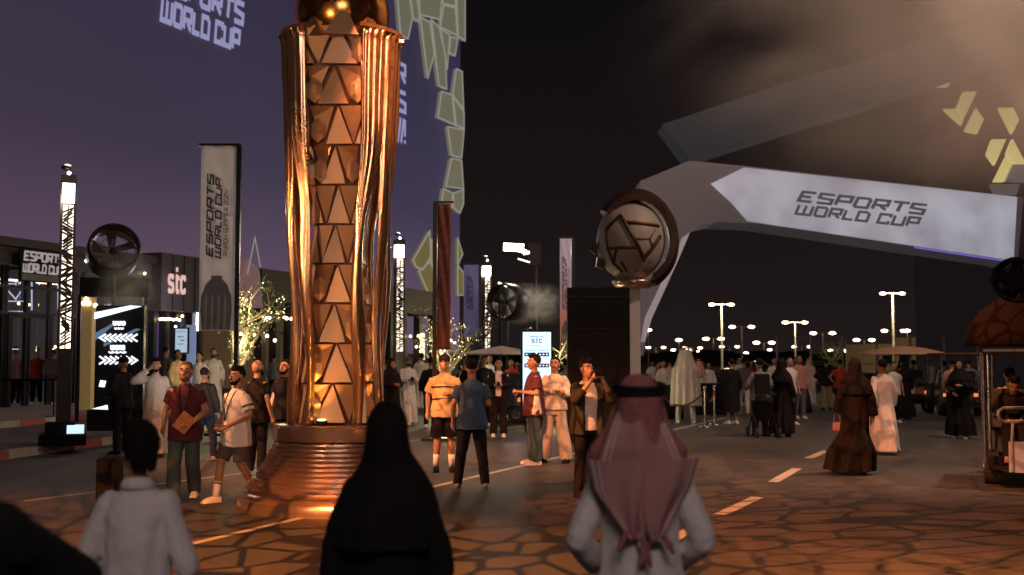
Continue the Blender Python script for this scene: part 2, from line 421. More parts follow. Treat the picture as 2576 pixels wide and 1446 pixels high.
# raised island and walkway on the left
KA = gp(-200, 1187); KB = gp(1010, 1012)
def kerbline(off, Y):   # x of the kerb at depth Y
    t = (Y - KA.y) / (KB.y - KA.y); return KA.x + (KB.x - KA.x) * t + off
def slab(name, m, off0, off1, z0, z1, Y0, Y1):
    o = MB().prism([(kerbline(off0, Y0), Y0, z0), (kerbline(off0, Y1), Y1, z0), (kerbline(off1, Y1), Y1, z0), (kerbline(off1, Y0), Y0, z0)][::-1], (0, 0, z1 - z0)).build(name, m)
    return tag(o, kind='structure')
isl = slab('traffic_island', M['asphalt'], -0.16, -4.1, 0.0, 0.14, 12, 62)
walk = slab('walkway', M['paving'], -4.3, -60, 0.0, 0.27, 12, 70)
for off, zt, nm in ((0.0, 0.155, 'kerb_stone'), (-4.12, 0.285, 'kerb_stone')):
    Y = 12.0; k = 0
    host = isl if off == 0 else walk
    while Y < 52:
        Y2 = Y + 0.98
        P = [(kerbline(off, Y), Y, 0.0), (kerbline(off, Y2), Y2, 0.0), (kerbline(off - 0.15, Y2), Y2, 0.0), (kerbline(off - 0.15, Y), Y, 0.0)]
        mbb = MB().prism(P[::-1], (0, 0, zt + random.uniform(-.004, .004)))
        mbb.build(nm, M['kerb_red'] if (k % 2 and off < 0) or (k % 3 == 1 and off == 0) else M['kerb'], host)
        Y += 1.0; k += 1

# ================================================================== LED MEDIA WALL
def screen_mat():
    m, n, l, b = _bs('led_wall')
    tc = n.new('ShaderNodeTexCoord'); sp = n.new('ShaderNodeSeparateXYZ'); l.new(tc.outputs['Generated'], sp.inputs[0])
    r1 = n.new('ShaderNodeValToRGB'); e = r1.color_ramp.elements
    e[0].position = 0.0; e[0].color = (0.078, 0.019, 0.088, 1); e[1].position = 1.0; e[1].color = (0.030, 0.026, 0.070, 1)
    q = e.new(0.18); q.color = (0.034, 0.022, 0.052, 1)
    q = e.new(0.55); q.color = (0.033, 0.026, 0.056, 1)
    l.new(sp.outputs['X'], r1.inputs[0])
    r2 = n.new('ShaderNodeValToRGB'); e = r2.color_ramp.elements
    e[0].position = 0.05; e[0].color = (0.18, 0.105, 0.15, 1); e[1].position = 0.62; e[1].color = (0, 0, 0, 1)  # pinkish haze and spill light painted into the lower part
    q = e.new(0.22); q.color = (0.045, 0.034, 0.045, 1)
    l.new(sp.outputs['Z'], r2.inputs[0])
    ad = n.new('ShaderNodeMix'); ad.data_type = 'RGBA'; ad.blend_type = 'ADD'; ad.inputs[0].default_value = 0.55
    l.new(r1.outputs[0], ad.inputs[6]); l.new(r2.outputs[0], ad.inputs[7])
    nz = n.new('ShaderNodeTexNoise'); nz.inputs['Scale'].default_value = 3; l.new(tc.outputs['Generated'], nz.inputs[0])
    rr = n.new('ShaderNodeMapRange'); rr.inputs['To Min'].default_value = 0.68; rr.inputs['To Max'].default_value = 0.92; l.new(nz.outputs[0], rr.inputs[0])
    b.inputs['Base Color'].default_value = (0.02, 0.02, 0.025, 1); b.inputs['Roughness'].default_value = 0.6
    l.new(ad.outputs[2], b.inputs['Emission Color']); l.new(rr.outputs[0], b.inputs['Emission Strength'])
    return m
LW = Wall((-27.0, 60.0), (0.39, 0.92))
u1, _ = LW.uv(1156, 400); u0 = -25.0
tower = thing('media_tower', LW.pt(u1, 0), atan2(LW.U.y, LW.U.x), 'huge tower with a violet glowing screen facade behind the gold trophy', 'building')
def wl_local(p):  # world -> tower local
    R = Matrix.Rotation(-atan2(LW.U.y, LW.U.x), 3, 'Z'); return R @ (Vector(p) - Vector(tower.location))
mb = MB(); mb.box(((u0 - u1) / 2 - 0.3, 12.2, 30), (u1 - u0 + 0.5, 24, 60)); mb.build('wall', M['dark'], tower)
mb = MB(); mb.box(((u0 - u1) / 2 - 0.2, 0.0, 31), (u1 - u0, 0.3, 58)); mb.build('screen', screen_mat(), tower)
M['led_text'] = emis('led_text', (0.30, 0.29, 0.50), 0.95)
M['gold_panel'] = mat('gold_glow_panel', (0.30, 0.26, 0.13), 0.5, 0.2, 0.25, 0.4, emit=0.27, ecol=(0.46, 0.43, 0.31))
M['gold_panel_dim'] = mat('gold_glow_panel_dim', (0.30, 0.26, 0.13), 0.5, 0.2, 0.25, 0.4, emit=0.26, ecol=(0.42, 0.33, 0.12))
M['panel_edge'] = emis('panel_edge', (0.60, 0.58, 0.50), 0.42)
# logotype
mb = MB(); ua, za = LW.uv(392, 62); ub, _ = LW.uv(600, 120)
uc, zc = LW.uv(500, 98)
hh = (LW.uv(500, -42)[1] - zc)
ewc(mb, LW.pt(ua, zc, 0.3), LW.U, (0, 0, 1), hh, LW.N * 0.06, ub - ua)
mb.xf(wl_local).build('lettering', M['led_text'], tower)
mb = MB()
for ch, y0, y1 in (('R', 205, 158), ('S', 280, 228), ('//!', 362, 292)):
    a, z = LW.uv(991, y0); b_, z2 = LW.uv(1016, y0); _, zt = LW.uv(1003, y1)
    letters(mb, ch, LW.pt(a, z, 0.3), LW.U, (0, 0, 1), zt - z, LW.N * 0.06, 0.18, 0.0, b_ - a)
mb.xf(wl_local).build('lettering', M['led_text'], tower)
def z2(p): return (611.4 + p[0] * .4699, p[1] * .4699)
def z7(p): return (985 + p[0] * .2584, 577.4 + p[1] * .2584)
def z8(p): return (1494.5 + p[0] * .5167, p[1] * .5167)
gold = [([z2(p) for p in P], 0) for P in (
 [(788, -60), (850, -60), (872, 100), (848, 212), (808, 190)], [(858, -40), (885, -40), (908, 60), (905, 120), (876, 100)],
 [(905, -60), (1035, -60), (1020, 108), (970, 95), (912, 82)], [(916, 95), (965, 122), (990, 290), (955, 420)],
 [(1042, -40), (1104, -40), (1104, 38), (1035, 20)], [(1030, 100), (1042, 30), (1104, 46), (1113, 192), (1022, 148)],
 [(1110, -60), (1156, -60), (1156, 222), (1118, 195)], [(1025, 160), (1073, 190), (1060, 372)],
 [(1078, 198), (1117, 210), (1102, 302), (1070, 285)], [(975, 110), (1016, 150), (1050, 300), (1056, 480), (1015, 460), (996, 290)],
 [(1110, 372), (1140, 386), (1148, 590), (1090, 512)], [(1030, 492), (1085, 510), (1102, 670), (1010, 630)],
 [(1092, 520), (1150, 602), (1150, 690), (1108, 672)], [(1063, 680), (1150, 697), (1137, 848), (1083, 832)],
 [(1083, 850), (1137, 860), (1147, 1012), (1053, 1000)], [(1040, 1010), (1088, 1035), (1085, 1112), (1028, 1096)],
 [(1094, 1035), (1147, 1018), (1147, 1092), (1128, 1142), (1094, 1112)])]
gold += [([z7(p) for p in P], 1) for P in (
 [(145, 300), (308, 20), (318, 262), (240, 392), (178, 366)], [(205, 410), (312, 312), (395, 550), (375, 800)],
 [(325, 100), (400, 130), (430, 0), (430, 560), (405, 540), (325, 300)], [(585, 90), (632, 240), (585, 340)], [(585, 350), (640, 420), (640, 640), (585, 640)])]
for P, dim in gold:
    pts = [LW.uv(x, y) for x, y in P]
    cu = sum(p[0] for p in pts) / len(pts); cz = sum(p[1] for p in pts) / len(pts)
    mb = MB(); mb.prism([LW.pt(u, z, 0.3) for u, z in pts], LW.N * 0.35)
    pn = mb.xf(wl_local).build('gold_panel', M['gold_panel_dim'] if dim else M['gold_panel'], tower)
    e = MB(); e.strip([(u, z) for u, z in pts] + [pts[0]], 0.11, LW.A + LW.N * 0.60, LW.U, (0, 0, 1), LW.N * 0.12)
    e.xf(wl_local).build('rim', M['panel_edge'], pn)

# second tower far right, half hidden in smoke
RT = at(2300, 890, 58)
t2 = thing('dark_tower', (RT.x, RT.y, 0), 0, 'dark tower with glowing gold facets at the right edge behind smoke', 'building')
M['sky_match_glow'] = emis('sky_match_glow', (0.0085, 0.0058, 0.0061), 1.0); M['sky_match_glow'].node_tree.nodes['Principled BSDF'].inputs['Base Color'].default_value = (0, 0, 0, 1); M['sky_match_glow'].node_tree.nodes['Principled BSDF'].inputs['Specular IOR Level'].default_value = 0
mb = MB(); mb.box((14.8, 1, 16), (28, 2, 32)); mb.build('wall', M['sky_match_glow'], t2)  # faint glow put into the wall to match the hazy night sky
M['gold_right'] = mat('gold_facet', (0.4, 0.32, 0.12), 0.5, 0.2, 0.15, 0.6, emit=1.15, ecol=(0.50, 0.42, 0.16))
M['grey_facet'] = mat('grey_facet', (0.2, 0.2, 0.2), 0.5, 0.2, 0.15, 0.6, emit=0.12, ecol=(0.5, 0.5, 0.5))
for i, P in enumerate(([(1648, 425), (1705, 325), (1745, 375), (1712, 428)], [(1790, 452), (1852, 452), (1790, 582), (1760, 530)],
        [(1695, 535), (1752, 535), (1786, 587), (1780, 612)], [(1850, 532), (1887, 585), (1855, 655), (1797, 640)],
        [(1962, 530), (2030, 530), (2057, 590), (2025, 655)], [(1930, 682), (1995, 682), (1940, 808), (1903, 755)],
        [(2027, 682), (2090, 800), (2025, 800), (1998, 752)], [(1998, 765), (2023, 806), (1985, 888), (1937, 888)],
        [(2030, 806), (2100, 806), (2100, 890), (1995, 886)], [(1920, 900), (2058, 900), (2045, 952), (1940, 945)])):
    mb = MB(); w = [at(*z8(p), 57.99) - Vector((RT.x, RT.y, 0)) for p in P]
    mb.prism(w, (0, -0.3, 0)); mb.build('gold_facet', M['gold_right'] if i < 8 else M['grey_facet'], t2)

# ================================================================== ARCH
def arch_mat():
    m, n, l, b = _bs('arch_projected_glow')
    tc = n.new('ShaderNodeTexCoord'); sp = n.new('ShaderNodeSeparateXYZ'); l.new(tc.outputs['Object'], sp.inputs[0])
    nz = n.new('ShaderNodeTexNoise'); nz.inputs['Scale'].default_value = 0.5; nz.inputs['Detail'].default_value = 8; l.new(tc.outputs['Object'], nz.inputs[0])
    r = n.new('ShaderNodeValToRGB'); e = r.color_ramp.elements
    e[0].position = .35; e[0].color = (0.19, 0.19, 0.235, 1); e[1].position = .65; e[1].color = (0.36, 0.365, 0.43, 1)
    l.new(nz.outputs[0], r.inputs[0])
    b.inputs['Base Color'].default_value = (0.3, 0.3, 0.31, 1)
    l.new(r.outputs[0], b.inputs['Emission Color']); b.inputs['Emission Strength'].default_value = 0.95  # cloudy projected image put into the skin as emission
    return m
AY = 42.0
arch = thing('gateway_arch', (at(1620, 895, AY).x, AY, 0), 0, 'huge white gateway arch with a lit slanting beam over the plaza', 'gateway arch')
AO = Vector((arch.location.x, AY, 0))
M['arch_white'] = mat('arch_white_skin', (0.16, 0.16, 0.19), 0.6, 0, 0.1, 0.7, emit=0.035, ecol=(0.75, 0.62, 0.72))  # faint glow put into the skin to make the shoulder paler
M['arch_projection'] = arch_mat()
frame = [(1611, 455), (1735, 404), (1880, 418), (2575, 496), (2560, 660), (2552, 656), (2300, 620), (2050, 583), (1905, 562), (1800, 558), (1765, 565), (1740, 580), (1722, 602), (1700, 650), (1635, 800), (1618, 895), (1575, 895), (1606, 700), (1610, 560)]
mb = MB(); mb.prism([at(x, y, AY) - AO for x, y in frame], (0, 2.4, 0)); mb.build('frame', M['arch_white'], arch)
# front beam face with projected light put in as glow, stands 6 cm proud
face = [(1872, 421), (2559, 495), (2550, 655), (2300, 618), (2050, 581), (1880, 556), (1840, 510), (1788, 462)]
mb = MB(); mb.prism([at(x, y, AY - 0.06) - AO for x, y in face], (0, 0.05, 0)); scr = mb.build('beam_glow_face', M['arch_projection'], arch)
mb = MB()
O = at(1998, 540, AY - 0.1); Ex = at(2322, 575, AY - 0.1); top = at(2018, 478, AY - 0.1)
U_ = (Ex - O); Ln = U_.length; U_ = U_.normalized(); Vv = Vector((0.0, 0, 1))
ewc(mb, O - AO, U_, Vv, (top.z - O.z) * 1.02, Vector((0, -0.04, 0)), Ln, slant=0.30)
M['arch_text'] = mat('arch_text_grey', (0.07, 0.07, 0.075), 0.6, emit=0.3, ecol=(0.16, 0.16, 0.18))
mb.build('lettering', M['arch_text'], scr)
M['blue_edge'] = emis('blue_led_edge', (0.25, 0.2, 0.9), 0.6)
mb = MB(); mb.tube([at(2300, 622, AY - .1) - AO, at(2550, 659, AY - .1) - AO], 0.03, 6); mb.build('edge_light', M['blue_edge'], arch)
# leg inner lining strip, its brightness put in as glow
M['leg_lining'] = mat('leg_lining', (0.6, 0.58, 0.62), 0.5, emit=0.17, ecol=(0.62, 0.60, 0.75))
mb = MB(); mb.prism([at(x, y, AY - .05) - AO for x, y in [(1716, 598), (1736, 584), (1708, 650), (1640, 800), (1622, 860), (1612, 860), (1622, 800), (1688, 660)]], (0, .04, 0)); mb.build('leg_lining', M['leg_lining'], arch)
# rear beam, coming towards the viewer on the right
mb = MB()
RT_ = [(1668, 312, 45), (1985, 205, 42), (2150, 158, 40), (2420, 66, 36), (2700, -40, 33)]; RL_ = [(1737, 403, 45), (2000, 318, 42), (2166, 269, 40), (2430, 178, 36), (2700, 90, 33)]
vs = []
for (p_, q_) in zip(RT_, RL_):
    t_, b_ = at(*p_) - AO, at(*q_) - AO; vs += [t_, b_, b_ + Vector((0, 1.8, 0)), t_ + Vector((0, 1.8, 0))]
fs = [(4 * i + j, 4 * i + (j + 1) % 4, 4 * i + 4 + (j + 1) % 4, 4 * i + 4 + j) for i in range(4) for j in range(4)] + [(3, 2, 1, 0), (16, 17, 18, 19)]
mb.add(vs, fs); mb.build('rear_beam', mat('rear_beam_skin', (0.05, 0.05, 0.06), 0.8, emit=0.032, ecol=(0.42, 0.45, 0.55)), arch)  # projected light on the rear beam put in as a faint glow

# ================================================================== TROPHY
TC = gp(850, 1290); TC = Vector((at(850, 1200, 13.9).x, 13.9, 0))
M['gold'] = mat('copper_gold', (0.44, 0.27, 0.15), 0.38, 0.7, 0.12, 3.0, 0.10, 5.0)
M['gold_strand'] = mat('copper_strand', (0.62, 0.38, 0.22), 0.24, 0.88, 0.12, 3.0, 0.12, 4.0)
M['gold_dark'] = mat('dark_copper', (0.10, 0.045, 0.025), 0.4, 0.8, 0.2, 3.0)
M['gold_rough'] = mat('brushed_copper', (0.60, 0.40, 0.29), 0.26, 0.85, 0.16, 2.2, 0.15, 9)
M['gem'] = mat('pale_gold_gem', (0.90, 0.64, 0.42), 0.30, 0.7, 0.1, 6)
tro = thing('trophy_sculpture', TC, 0, 'giant copper gold trophy sculpture of triangular facets on a ringed round base', 'trophy')
prof = [(1.19, 0.0), (1.19, 0.09), (1.17, 0.13), (1.12, 0.15), (1.13, 0.18), (1.10, 0.205)]
z = 0.205; r = 1.08
for k in range(11):
    prof += [(r, z + .004), (r + .012, z + .02), (r + .008, z + .045), (r - .035, z + .053)]
    z += .053; r -= .031 * (1.0 if k > 2 else 1.25)
prof += [(.76, z + .01), (.78, z + .02), (.78, 0.965), (.76, 0.98), (.0, 0.985)]
def lathe(prof, n=96):
    mb = MB(); vs = []; fs = []
    for r_, z_ in prof:
        for k in range(n): vs.append((max(r_, .001) * cos(2 * pi * k / n), max(r_, .001) * sin(2 * pi * k / n), z_))
    for i in range(len(prof) - 1):
        for k in range(n):
            k2 = (k + 1) % n; fs.append((i * n + k, i * n + k2, (i + 1) * n + k2, (i + 1) * n + k))
    mb.add(vs, fs); return mb
base = lathe([(max(p[0], 0), p[1]) for p in prof]).build('base', M['gold_rough'], tro)
md = base.modifiers.new('bv', 'EDGE_SPLIT'); md.split_angle = radians(40)
base.data.polygons.foreach_set('use_smooth', [True] * len(base.data.polygons))
def coreR(z):
    t = (z - 1.0) / 4.75
    pts = [(0, .46), (.12, .43), (.3, .37), (.5, .32), (.68, .38), (.85, .50), (1, .60)]
    for (a, ra), (b, rb) in zip(pts, pts[1:]):
        if t <= b: return ra + (rb - ra) * max(0, (t - a)) / (b - a)
    return pts[-1][1]
def core_w(z): return coreR(z) * .80
mb = MB(); n_ = 24; zz = [0.985 + 4.77 * i / n_ for i in range(n_ + 1)]
vs = [(sx * core_w(z_) * .93, sy * core_w(z_) * .93, z_) for z_ in zz for sx, sy in ((-1, -1), (1, -1), (1, 1), (-1, 1))]
fs = [(4 * i + j, 4 * i + (j + 1) % 4, 4 * i + 4 + (j + 1) % 4, 4 * i + 4 + j) for i in range(n_) for j in range(4)] + [(3, 2, 1, 0), tuple(4 * n_ + j for j in range(4))]
mb.add(vs, fs).build('core', M['gold_dark'], tro)
rowh = 0.476
def panel(face, row, poly, name, m, thick=.045):
    """poly in face units: x -1..1 across, y 0..1 up, d metres proud of the core"""
    zb = 1.0 + row * rowh + .012; hh = rowh - .03; Rm = Matrix.Rotation(face * pi / 2, 3, 'Z'); pts = []
    for x, y, d in poly:
        z_ = zb + y * hh; w = core_w(z_); pts.append(Rm @ Vector((x * w, -(w + d), z_)))
    nn = (pts[1] - pts[0]).cross(pts[2] - pts[0]).normalized()
    if nn.dot(Rm @ Vector((0, -1, 0))) < 0: nn = -nn
    mb = MB(); mb.prism([p - nn * thick for p in pts], nn * thick); return mb.build(name, m, tro)
rf = random.Random(12)
for row in range(10):
    for face in range(4):
        k = (row + face) % 2; t = lambda: rf.uniform(-.016, .016)
        c = .11 * (1 if row % 2 else -1)
        panel(face, row, [(-.50 + c, 0, .045 + t()), (.50 + c, 0, .045 + t()), (c * .5, 1, .0 + t())], 'facet', M['gold'])
        for sd in (-1, 1):
            gem = (sd == -1 and row in (0, 1, 3, 6, 7, 8)) or (sd == 1 and row in (2, 6, 8, 9)); ins = .08
            if gem:
                panel(face, row, [(sd * .12 + c * .5, 1, .055 + t()), (sd * .56 + c, .14, -.02), (sd * .80, .72, -.01), (sd * .84, 1, .05 + t())], 'facet', M['gold'])
                zb = 1.0 + row * rowh; zc = zb + .36 * rowh; w = core_w(zc); Rm = Matrix.Rotation(face * pi / 2, 3, 'Z'); g_ = []
                for q in range(6):
                    th = pi / 3 * q + pi / 6; g_.append(Vector((sd * w * .66 + .27 * w * cos(th), -(w + .045), zc + .40 * rowh * .9 * sin(th) * .9)))
                ct = sum(g_, Vector()) / 6; top_ = [ct + Vector((sd * -.02, -.05, .06)), ct + Vector((sd * -.02, -.05, -.05))]
                vsg = [p + Vector((0, .07, 0)) for p in g_] + g_ + top_
                fsg = [(i, (i + 1) % 6, 6 + (i + 1) % 6, 6 + i) for i in range(6)] + [(6, 7, 12), (7, 8, 12), (8, 13, 12), (8, 9, 13), (9, 10, 13), (10, 11, 13), (11, 12, 13), (11, 6, 12)]
                MB().add([Rm @ p for p in vsg], fsg).build('gem', M['gem'], tro)
            else:
                panel(face, row, [(sd * .10 + c * .5, 1, .055 + t()), (sd * .56 + c * .6, .04, -.015), (sd * .93, 1, .05 + t())], 'facet', M['gold'])
                panel(face, row, [(sd * .66 + c * .5, 0, .05 + t()), (sd * 1.06, 0, .045), (sd * 1.05, .97, .0), (sd * 1.0, .97, .0)], 'facet', M['gold'], .03)
# fluted drapes: three pairs of strands that part below the top
def strand(ang0, side, seed):
    nu, nv = 22, 60; vs = []; fs = []
    zt, zb = 5.70, 0.985
    for j in range(nv + 1):
        t = j / nv; z = zb + (zt - zb) * t
        k_ = min(1, max(0, (t - .50) / .26)); k_ = k_ * k_ * (3 - 2 * k_)
        half = radians((7.8 + 1.5 * sin(t * 12 + seed)) * (1 - k_) + 14.0 * k_)
        sep = radians((15.8 + 2.2 * sin(t * 10 + seed * 2)) * (1 - k_) + 13.6 * k_)
        ang_c = ang0 + (1 if cos(ang0) > 0 else -1) * radians(10 * k_) * (1 if sin(ang0) < 0 else -1)
        R = .585 + .14 * t ** 1.3 + .035 * sin(t * 13 + seed) * (1 - t) + (.03 if t > .985 else 0)
        for i in range(nu + 1):
            q = i / nu * 2 - 1
            a = ang_c + side * sep + q * half
            fl = (.014 * sin(q * 12 + seed + t * 3) + .008 * sin(q * 23 + t * 5)) * k_ + (.010 * cos(q * 3.14 + 1.5 * sin(t * 9 + seed))) * (1 - k_)
            rr = R + fl - .05 * abs(q) ** 3
            vs.append((rr * cos(a), rr * sin(a), z))
    W = nu + 1
    for j in range(nv):
        for i in range(nu): fs.append((j * W + i, j * W + i + 1, (j + 1) * W + i + 1, (j + 1) * W + i))
    o = MB().add(vs, fs).build('fluted_strand', M['gold_strand'], tro, True)
    md = o.modifiers.new('th', 'SOLIDIFY'); md.thickness = 0.05; md.offset = -1
ARMS = (-90 + 48, -90 - 49, -90 + 131, -90 - 131)
for k, ac in enumerate(ARMS):
    for sd in (-1, 1): strand(radians(ac), sd, k * 2.1 + sd)
# top collar and globe
for k, ac in enumerate((-90 + 54, -90 - 55, -90 + 125, -90 - 125)):
    mb = MB(); vs = []
    for rr, zz in ((.66, 5.70), (.76, 5.70), (.77, 5.735), (.62, 5.76)):
        for i in range(13):
            a = radians(ac - 29 + 58 * i / 12); vs.append((rr * cos(a), rr * sin(a), zz))
    fs = [(r_ * 13 + i, r_ * 13 + i + 1, ((r_ + 1) % 4) * 13 + i + 1, ((r_ + 1) % 4) * 13 + i) for r_ in range(4) for i in range(12)]
    fs += [(0, 13, 26, 39), (12, 51, 38, 25)]
    mb.add(vs, fs).build('collar', M['gold'], tro)
for k in range(9):
    a = radians(-90 + 40 * k + 8); h_ = .28 + .12 * (k % 3 == 0) + .05 * (k % 2)
    c = Vector((.60 * cos(a), .60 * sin(a), 5.62)); T = Vector((-sin(a), cos(a), 0)); Nn = Vector((cos(a), sin(a), 0))
    mb = MB(); mb.prism([c - T * .2, c + T * .2, c + Vector((0, 0, h_)) - Nn * .05 + T * .03 * (-1) ** k], -Nn * .05); mb.build('crown_facet', M['gold'], tro)
M['globe_gold'] = mat('polished_gold_globe', (0.95, 0.45, 0.10), 0.22, 1.0, 0.1, 1.5)
gl = MB().ball((0, 0, 6.02), (.585, .585, .60), 48, 28).build('globe', M['globe_gold'], tro, True)
mb = MB()
for (a, zz, w, h_) in ((-100, 6.18, .34, .16), (-62, 5.98, .22, .2), (-118, 5.96, .2, .08), (-75, 6.34, .2, .18)):
    cen = radians(a)
    P = []
    for i in range(14):
        th = 2 * pi * i / 14; rad_ = 1 + .25 * sin(3 * th + a)
        aa = cen + w * cos(th) * rad_ ; z_ = zz + h_ * sin(th) * rad_
        rr = sqrt(max(.01, .595 ** 2 - ((z_ - 6.02) * .97) ** 2)); P.append(Vector((rr * cos(aa), rr * sin(aa), z_)))
    P.sort(key=lambda p: 0) ; mb.prism(P, Vector((cos(cen), sin(cen), 0)) * .012)
mb.build('dark_map_relief', M['gold_dark'], gl)
# uplights on the base plate
M['fix_glow'] = emis('uplight_glow', (1.0, 0.55, 0.15), 14)
for k, ac in enumerate((-103, -15, 110)):
    a = radians(ac); p = Vector((.53 * cos(a), .53 * sin(a), 1.0))
    MB().box(p + Vector((0, 0, .02)), (.12, .09, .05), a).build('uplight', M['black_metal'], tro)
    MB().box(p + Vector((0, 0, .052)), (.09, .06, .012), a).build('uplight_lens', M['fix_glow'], tro)
    light('trophy_uplight', 'SPOT', TC + p + Vector((0, 0, .09)), 75, (1.0, 0.38, 0.08), TC + Vector((p.x * .75, p.y * .75, 5.0)), spot_size=radians(80), spot_blend=.5, shadow_soft_size=.05)
# orange wash on the trophy from a projector on the left and one on the right
light('trophy_wash', 'SPOT', (-5.5, 4.0, 4.2), 520, (1.0, 0.56, 0.32), TC + Vector((0, 0, 3.3)), spot_size=radians(44), spot_blend=.4, shadow_soft_size=.12)
light('trophy_wash', 'SPOT', (3.8, 6.2, 0.5), 330, (1.0, 0.34, 0.09), TC + Vector((0, 0, 4.4)), spot_size=radians(40), spot_blend=.5, shadow_soft_size=.10)

# ================================================================== ORNAMENTAL LAMPS
def ornate_lamp(loc, s, label, base=True, rz=0.35):
    t = thing('ornate_lamp_post', loc, rz, label, 'lamp post', 'perforated glowing lamp posts')
    W_ = .25 * s
    if base:
        mb = MB(); mb.box((0, 0, .10 * s), (.82 * s, .82 * s, .20 * s)); mb.build('plinth', M['black'], t)
        mb = MB(); mb.box((-.05 * s, 0, .31 * s), (.52 * s, .52 * s, .22 * s)); mb.build('plinth_step', M['black'], t)
        MB().box((.22 * s, -.30 * s, .30 * s), (.30 * s, .06, .18 * s), 0, radians(-50)).build('base_light', emis('base_light_blue', (.55, .75, 1), 1.3), t)
    mb = MB(); mb.box((0, 0, 1.1 * s), (W_ * 1.05, W_ * 1.05, 1.4 * s)); mb.build('lower_shaft', M['black_metal'], t)
    # inner light column and perforated casing of crossing bars
    mb = MB(); mb.box((0, 0, 3.15 * s), (W_ * .72, W_ * .72, 2.72 * s)); mb.build('light_column', M['lamp_inner'], t)
    mb = MB()
    for sx in (-1, 1):
        for sy in (-1, 1): mb.box((sx * W_ * .47, sy * W_ * .47, 3.15 * s), (W_ * .16, W_ * .16, 2.76 * s))
    mb.build('casing', M['black_metal'], t)
    mb = MB(); n = 44
    for face in range(4):
        R = Matrix.Rotation(face * pi / 2, 3, 'Z')
        for i in range(n):
            z_ = (1.86 + 2.58 * (i + .5) / n) * s; sl = (.55 if (i // 5) % 2 else -.55) + random.uniform(-.25, .25)
            w = .036 * s * (1.25 - .4 * abs(i / n - .5) * 2 + random.uniform(-.3, .45))
            c = R @ Vector((0, -W_ * .45, z_)); mb_ = MB(); mb_.box((0, 0, 0), (W_ * .86, .012 * s, w), 0, 0, sl)
            mb_.xf(lambda p: R @ p + c); mb.add(mb_.v, mb_.f)
        c = R @ Vector((0, -W_ * .47, 3.15 * s)); mb_ = MB(); mb_.box((0, 0, 0), (W_ * .10, .016 * s, 2.7 * s)); mb_.xf(lambda p: R @ p + c); mb.add(mb_.v, mb_.f)
    o = mb.build('perforated_screen', M['black_metal'], t); tag(o, kind='stuff')
    mb = MB()
    for sx in (-1, 1):
        for sy in (-1, 1): mb.box((sx * W_ * .50, sy * W_ * .50, 4.73 * s), (W_ * .13, W_ * .13, .42 * s))
    mb.box((0, 0, 4.53 * s), (W_ * 1.1, W_ * 1.1, .03 * s)); mb.build('lantern_frame', M['black_metal'], t)
    MB().box((0, 0, 4.73 * s), (W_ * 1.0, W_ * 1.0, .37 * s)).build('lantern_glass', M['lamp'], t)
    MB().box((0, 0, 5.0 * s), (W_ * 1.12, W_ * 1.12, .16 * s)).build('lantern_cap', M['black_metal'], t)
    if s >= .9:
        mb = MB(); mb.tube([(0, 0, 5.08 * s), (0, 0, 5.2 * s)], .02, 8); mb.ball((-.05, 0, 5.24 * s), (.10, .07, .06), 12, 8); mb.build('camera_dome', M['black_metal'], t)
        MB().ball((.0, -.08, 5.12 * s), .035, 8, 6).build('beacon', M['lamp'], t)
    light('lamp_post_light', 'POINT', Vector(loc) + Vector((0, 0, 5.0 * s + .35)), 45, (1, .82, .62), shadow_soft_size=.15)
    light('lamp_post_light', 'POINT', Vector(loc) + Vector((0, -.45, 4.6 * s)), 25, (1, .82, .62), shadow_soft_size=.15)
    return t
M['lamp_inner'] = emis('lamp_inner_column', (1.0, 0.80, 0.62), 2.6)
P0 = gp(158, 1118, 0.14)
ornate_lamp(P0, 1.0, 'tall black lamp post with glowing perforated shaft standing at the left kerb')
p = at(1003, 895, 36.0); ornate_lamp((p.x, p.y, 0.0), 1.08, 'glowing perforated lamp post just right of the gold trophy', False)
p = at(1224, 895, 42.0); ornate_lamp((p.x, p.y, 0.0), 1.04, 'glowing perforated lamp post behind the white pointed cart canopy', False)
p = at(1497, 895, 44.0); ornate_lamp((p.x, p.y, 0.0), .88, 'lamp post mostly hidden, its lantern peeking over the black display back', False)
p = at(690, 895, 56.0); ornate_lamp((p.x, p.y, 0.27), .95, 'small distant lamp post between the banner and the gold trophy', False)
# ================================================================== LEFT PAVILIONS
FW = Wall((-15.3, 34.0), (0.34, 1.0)); FZ = 5.35
def fl(o):
    """facade helpers local to thing o"""
    R = Matrix.Rotation(-o.rotation_euler[2], 3, 'Z'); L = Vector(o.location)
    return lambda p: R @ (Vector(p) - L)
def wbox(mb, wall, u0, u1, z0, z1, d0, d1):
    """box on a wall: along u0..u1, height z0..z1, standing d0..d1 in front of it"""
    P = [wall.pt(u0, z0, d0), wall.pt(u1, z0, d0), wall.pt(u1, z0, d1), wall.pt(u0, z0, d1)]
    return mb.prism(P, (0, 0, z1 - z0))
fang = atan2(FW.U.y, FW.U.x)
M['glass'] = mat('dark_glass', (0.03, 0.035, 0.05), 0.12, 0.0, 0.3, 1.0, spec=0.8)
def clear_glass():
    m, n, l, bs = _bs('clear_glass'); bs.inputs['Transmission Weight'].default_value = 1; bs.inputs['Roughness'].default_value = .02; bs.inputs['IOR'].default_value = 1.12; bs.inputs['Base Color'].default_value = (.8, .82, .85, 1); return m
M['clear_glass'] = clear_glass()
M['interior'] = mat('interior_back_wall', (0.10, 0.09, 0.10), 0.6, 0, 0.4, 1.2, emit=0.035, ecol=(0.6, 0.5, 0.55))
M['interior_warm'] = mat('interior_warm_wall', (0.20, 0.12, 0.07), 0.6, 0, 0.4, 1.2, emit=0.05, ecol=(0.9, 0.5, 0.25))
M['violet_glass'] = emis('violet_lit_glass', (0.16, 0.12, 0.42), 0.32)
M['mullion'] = mat('mullion', (0.03, 0.028, 0.03), 0.4, 0.5)
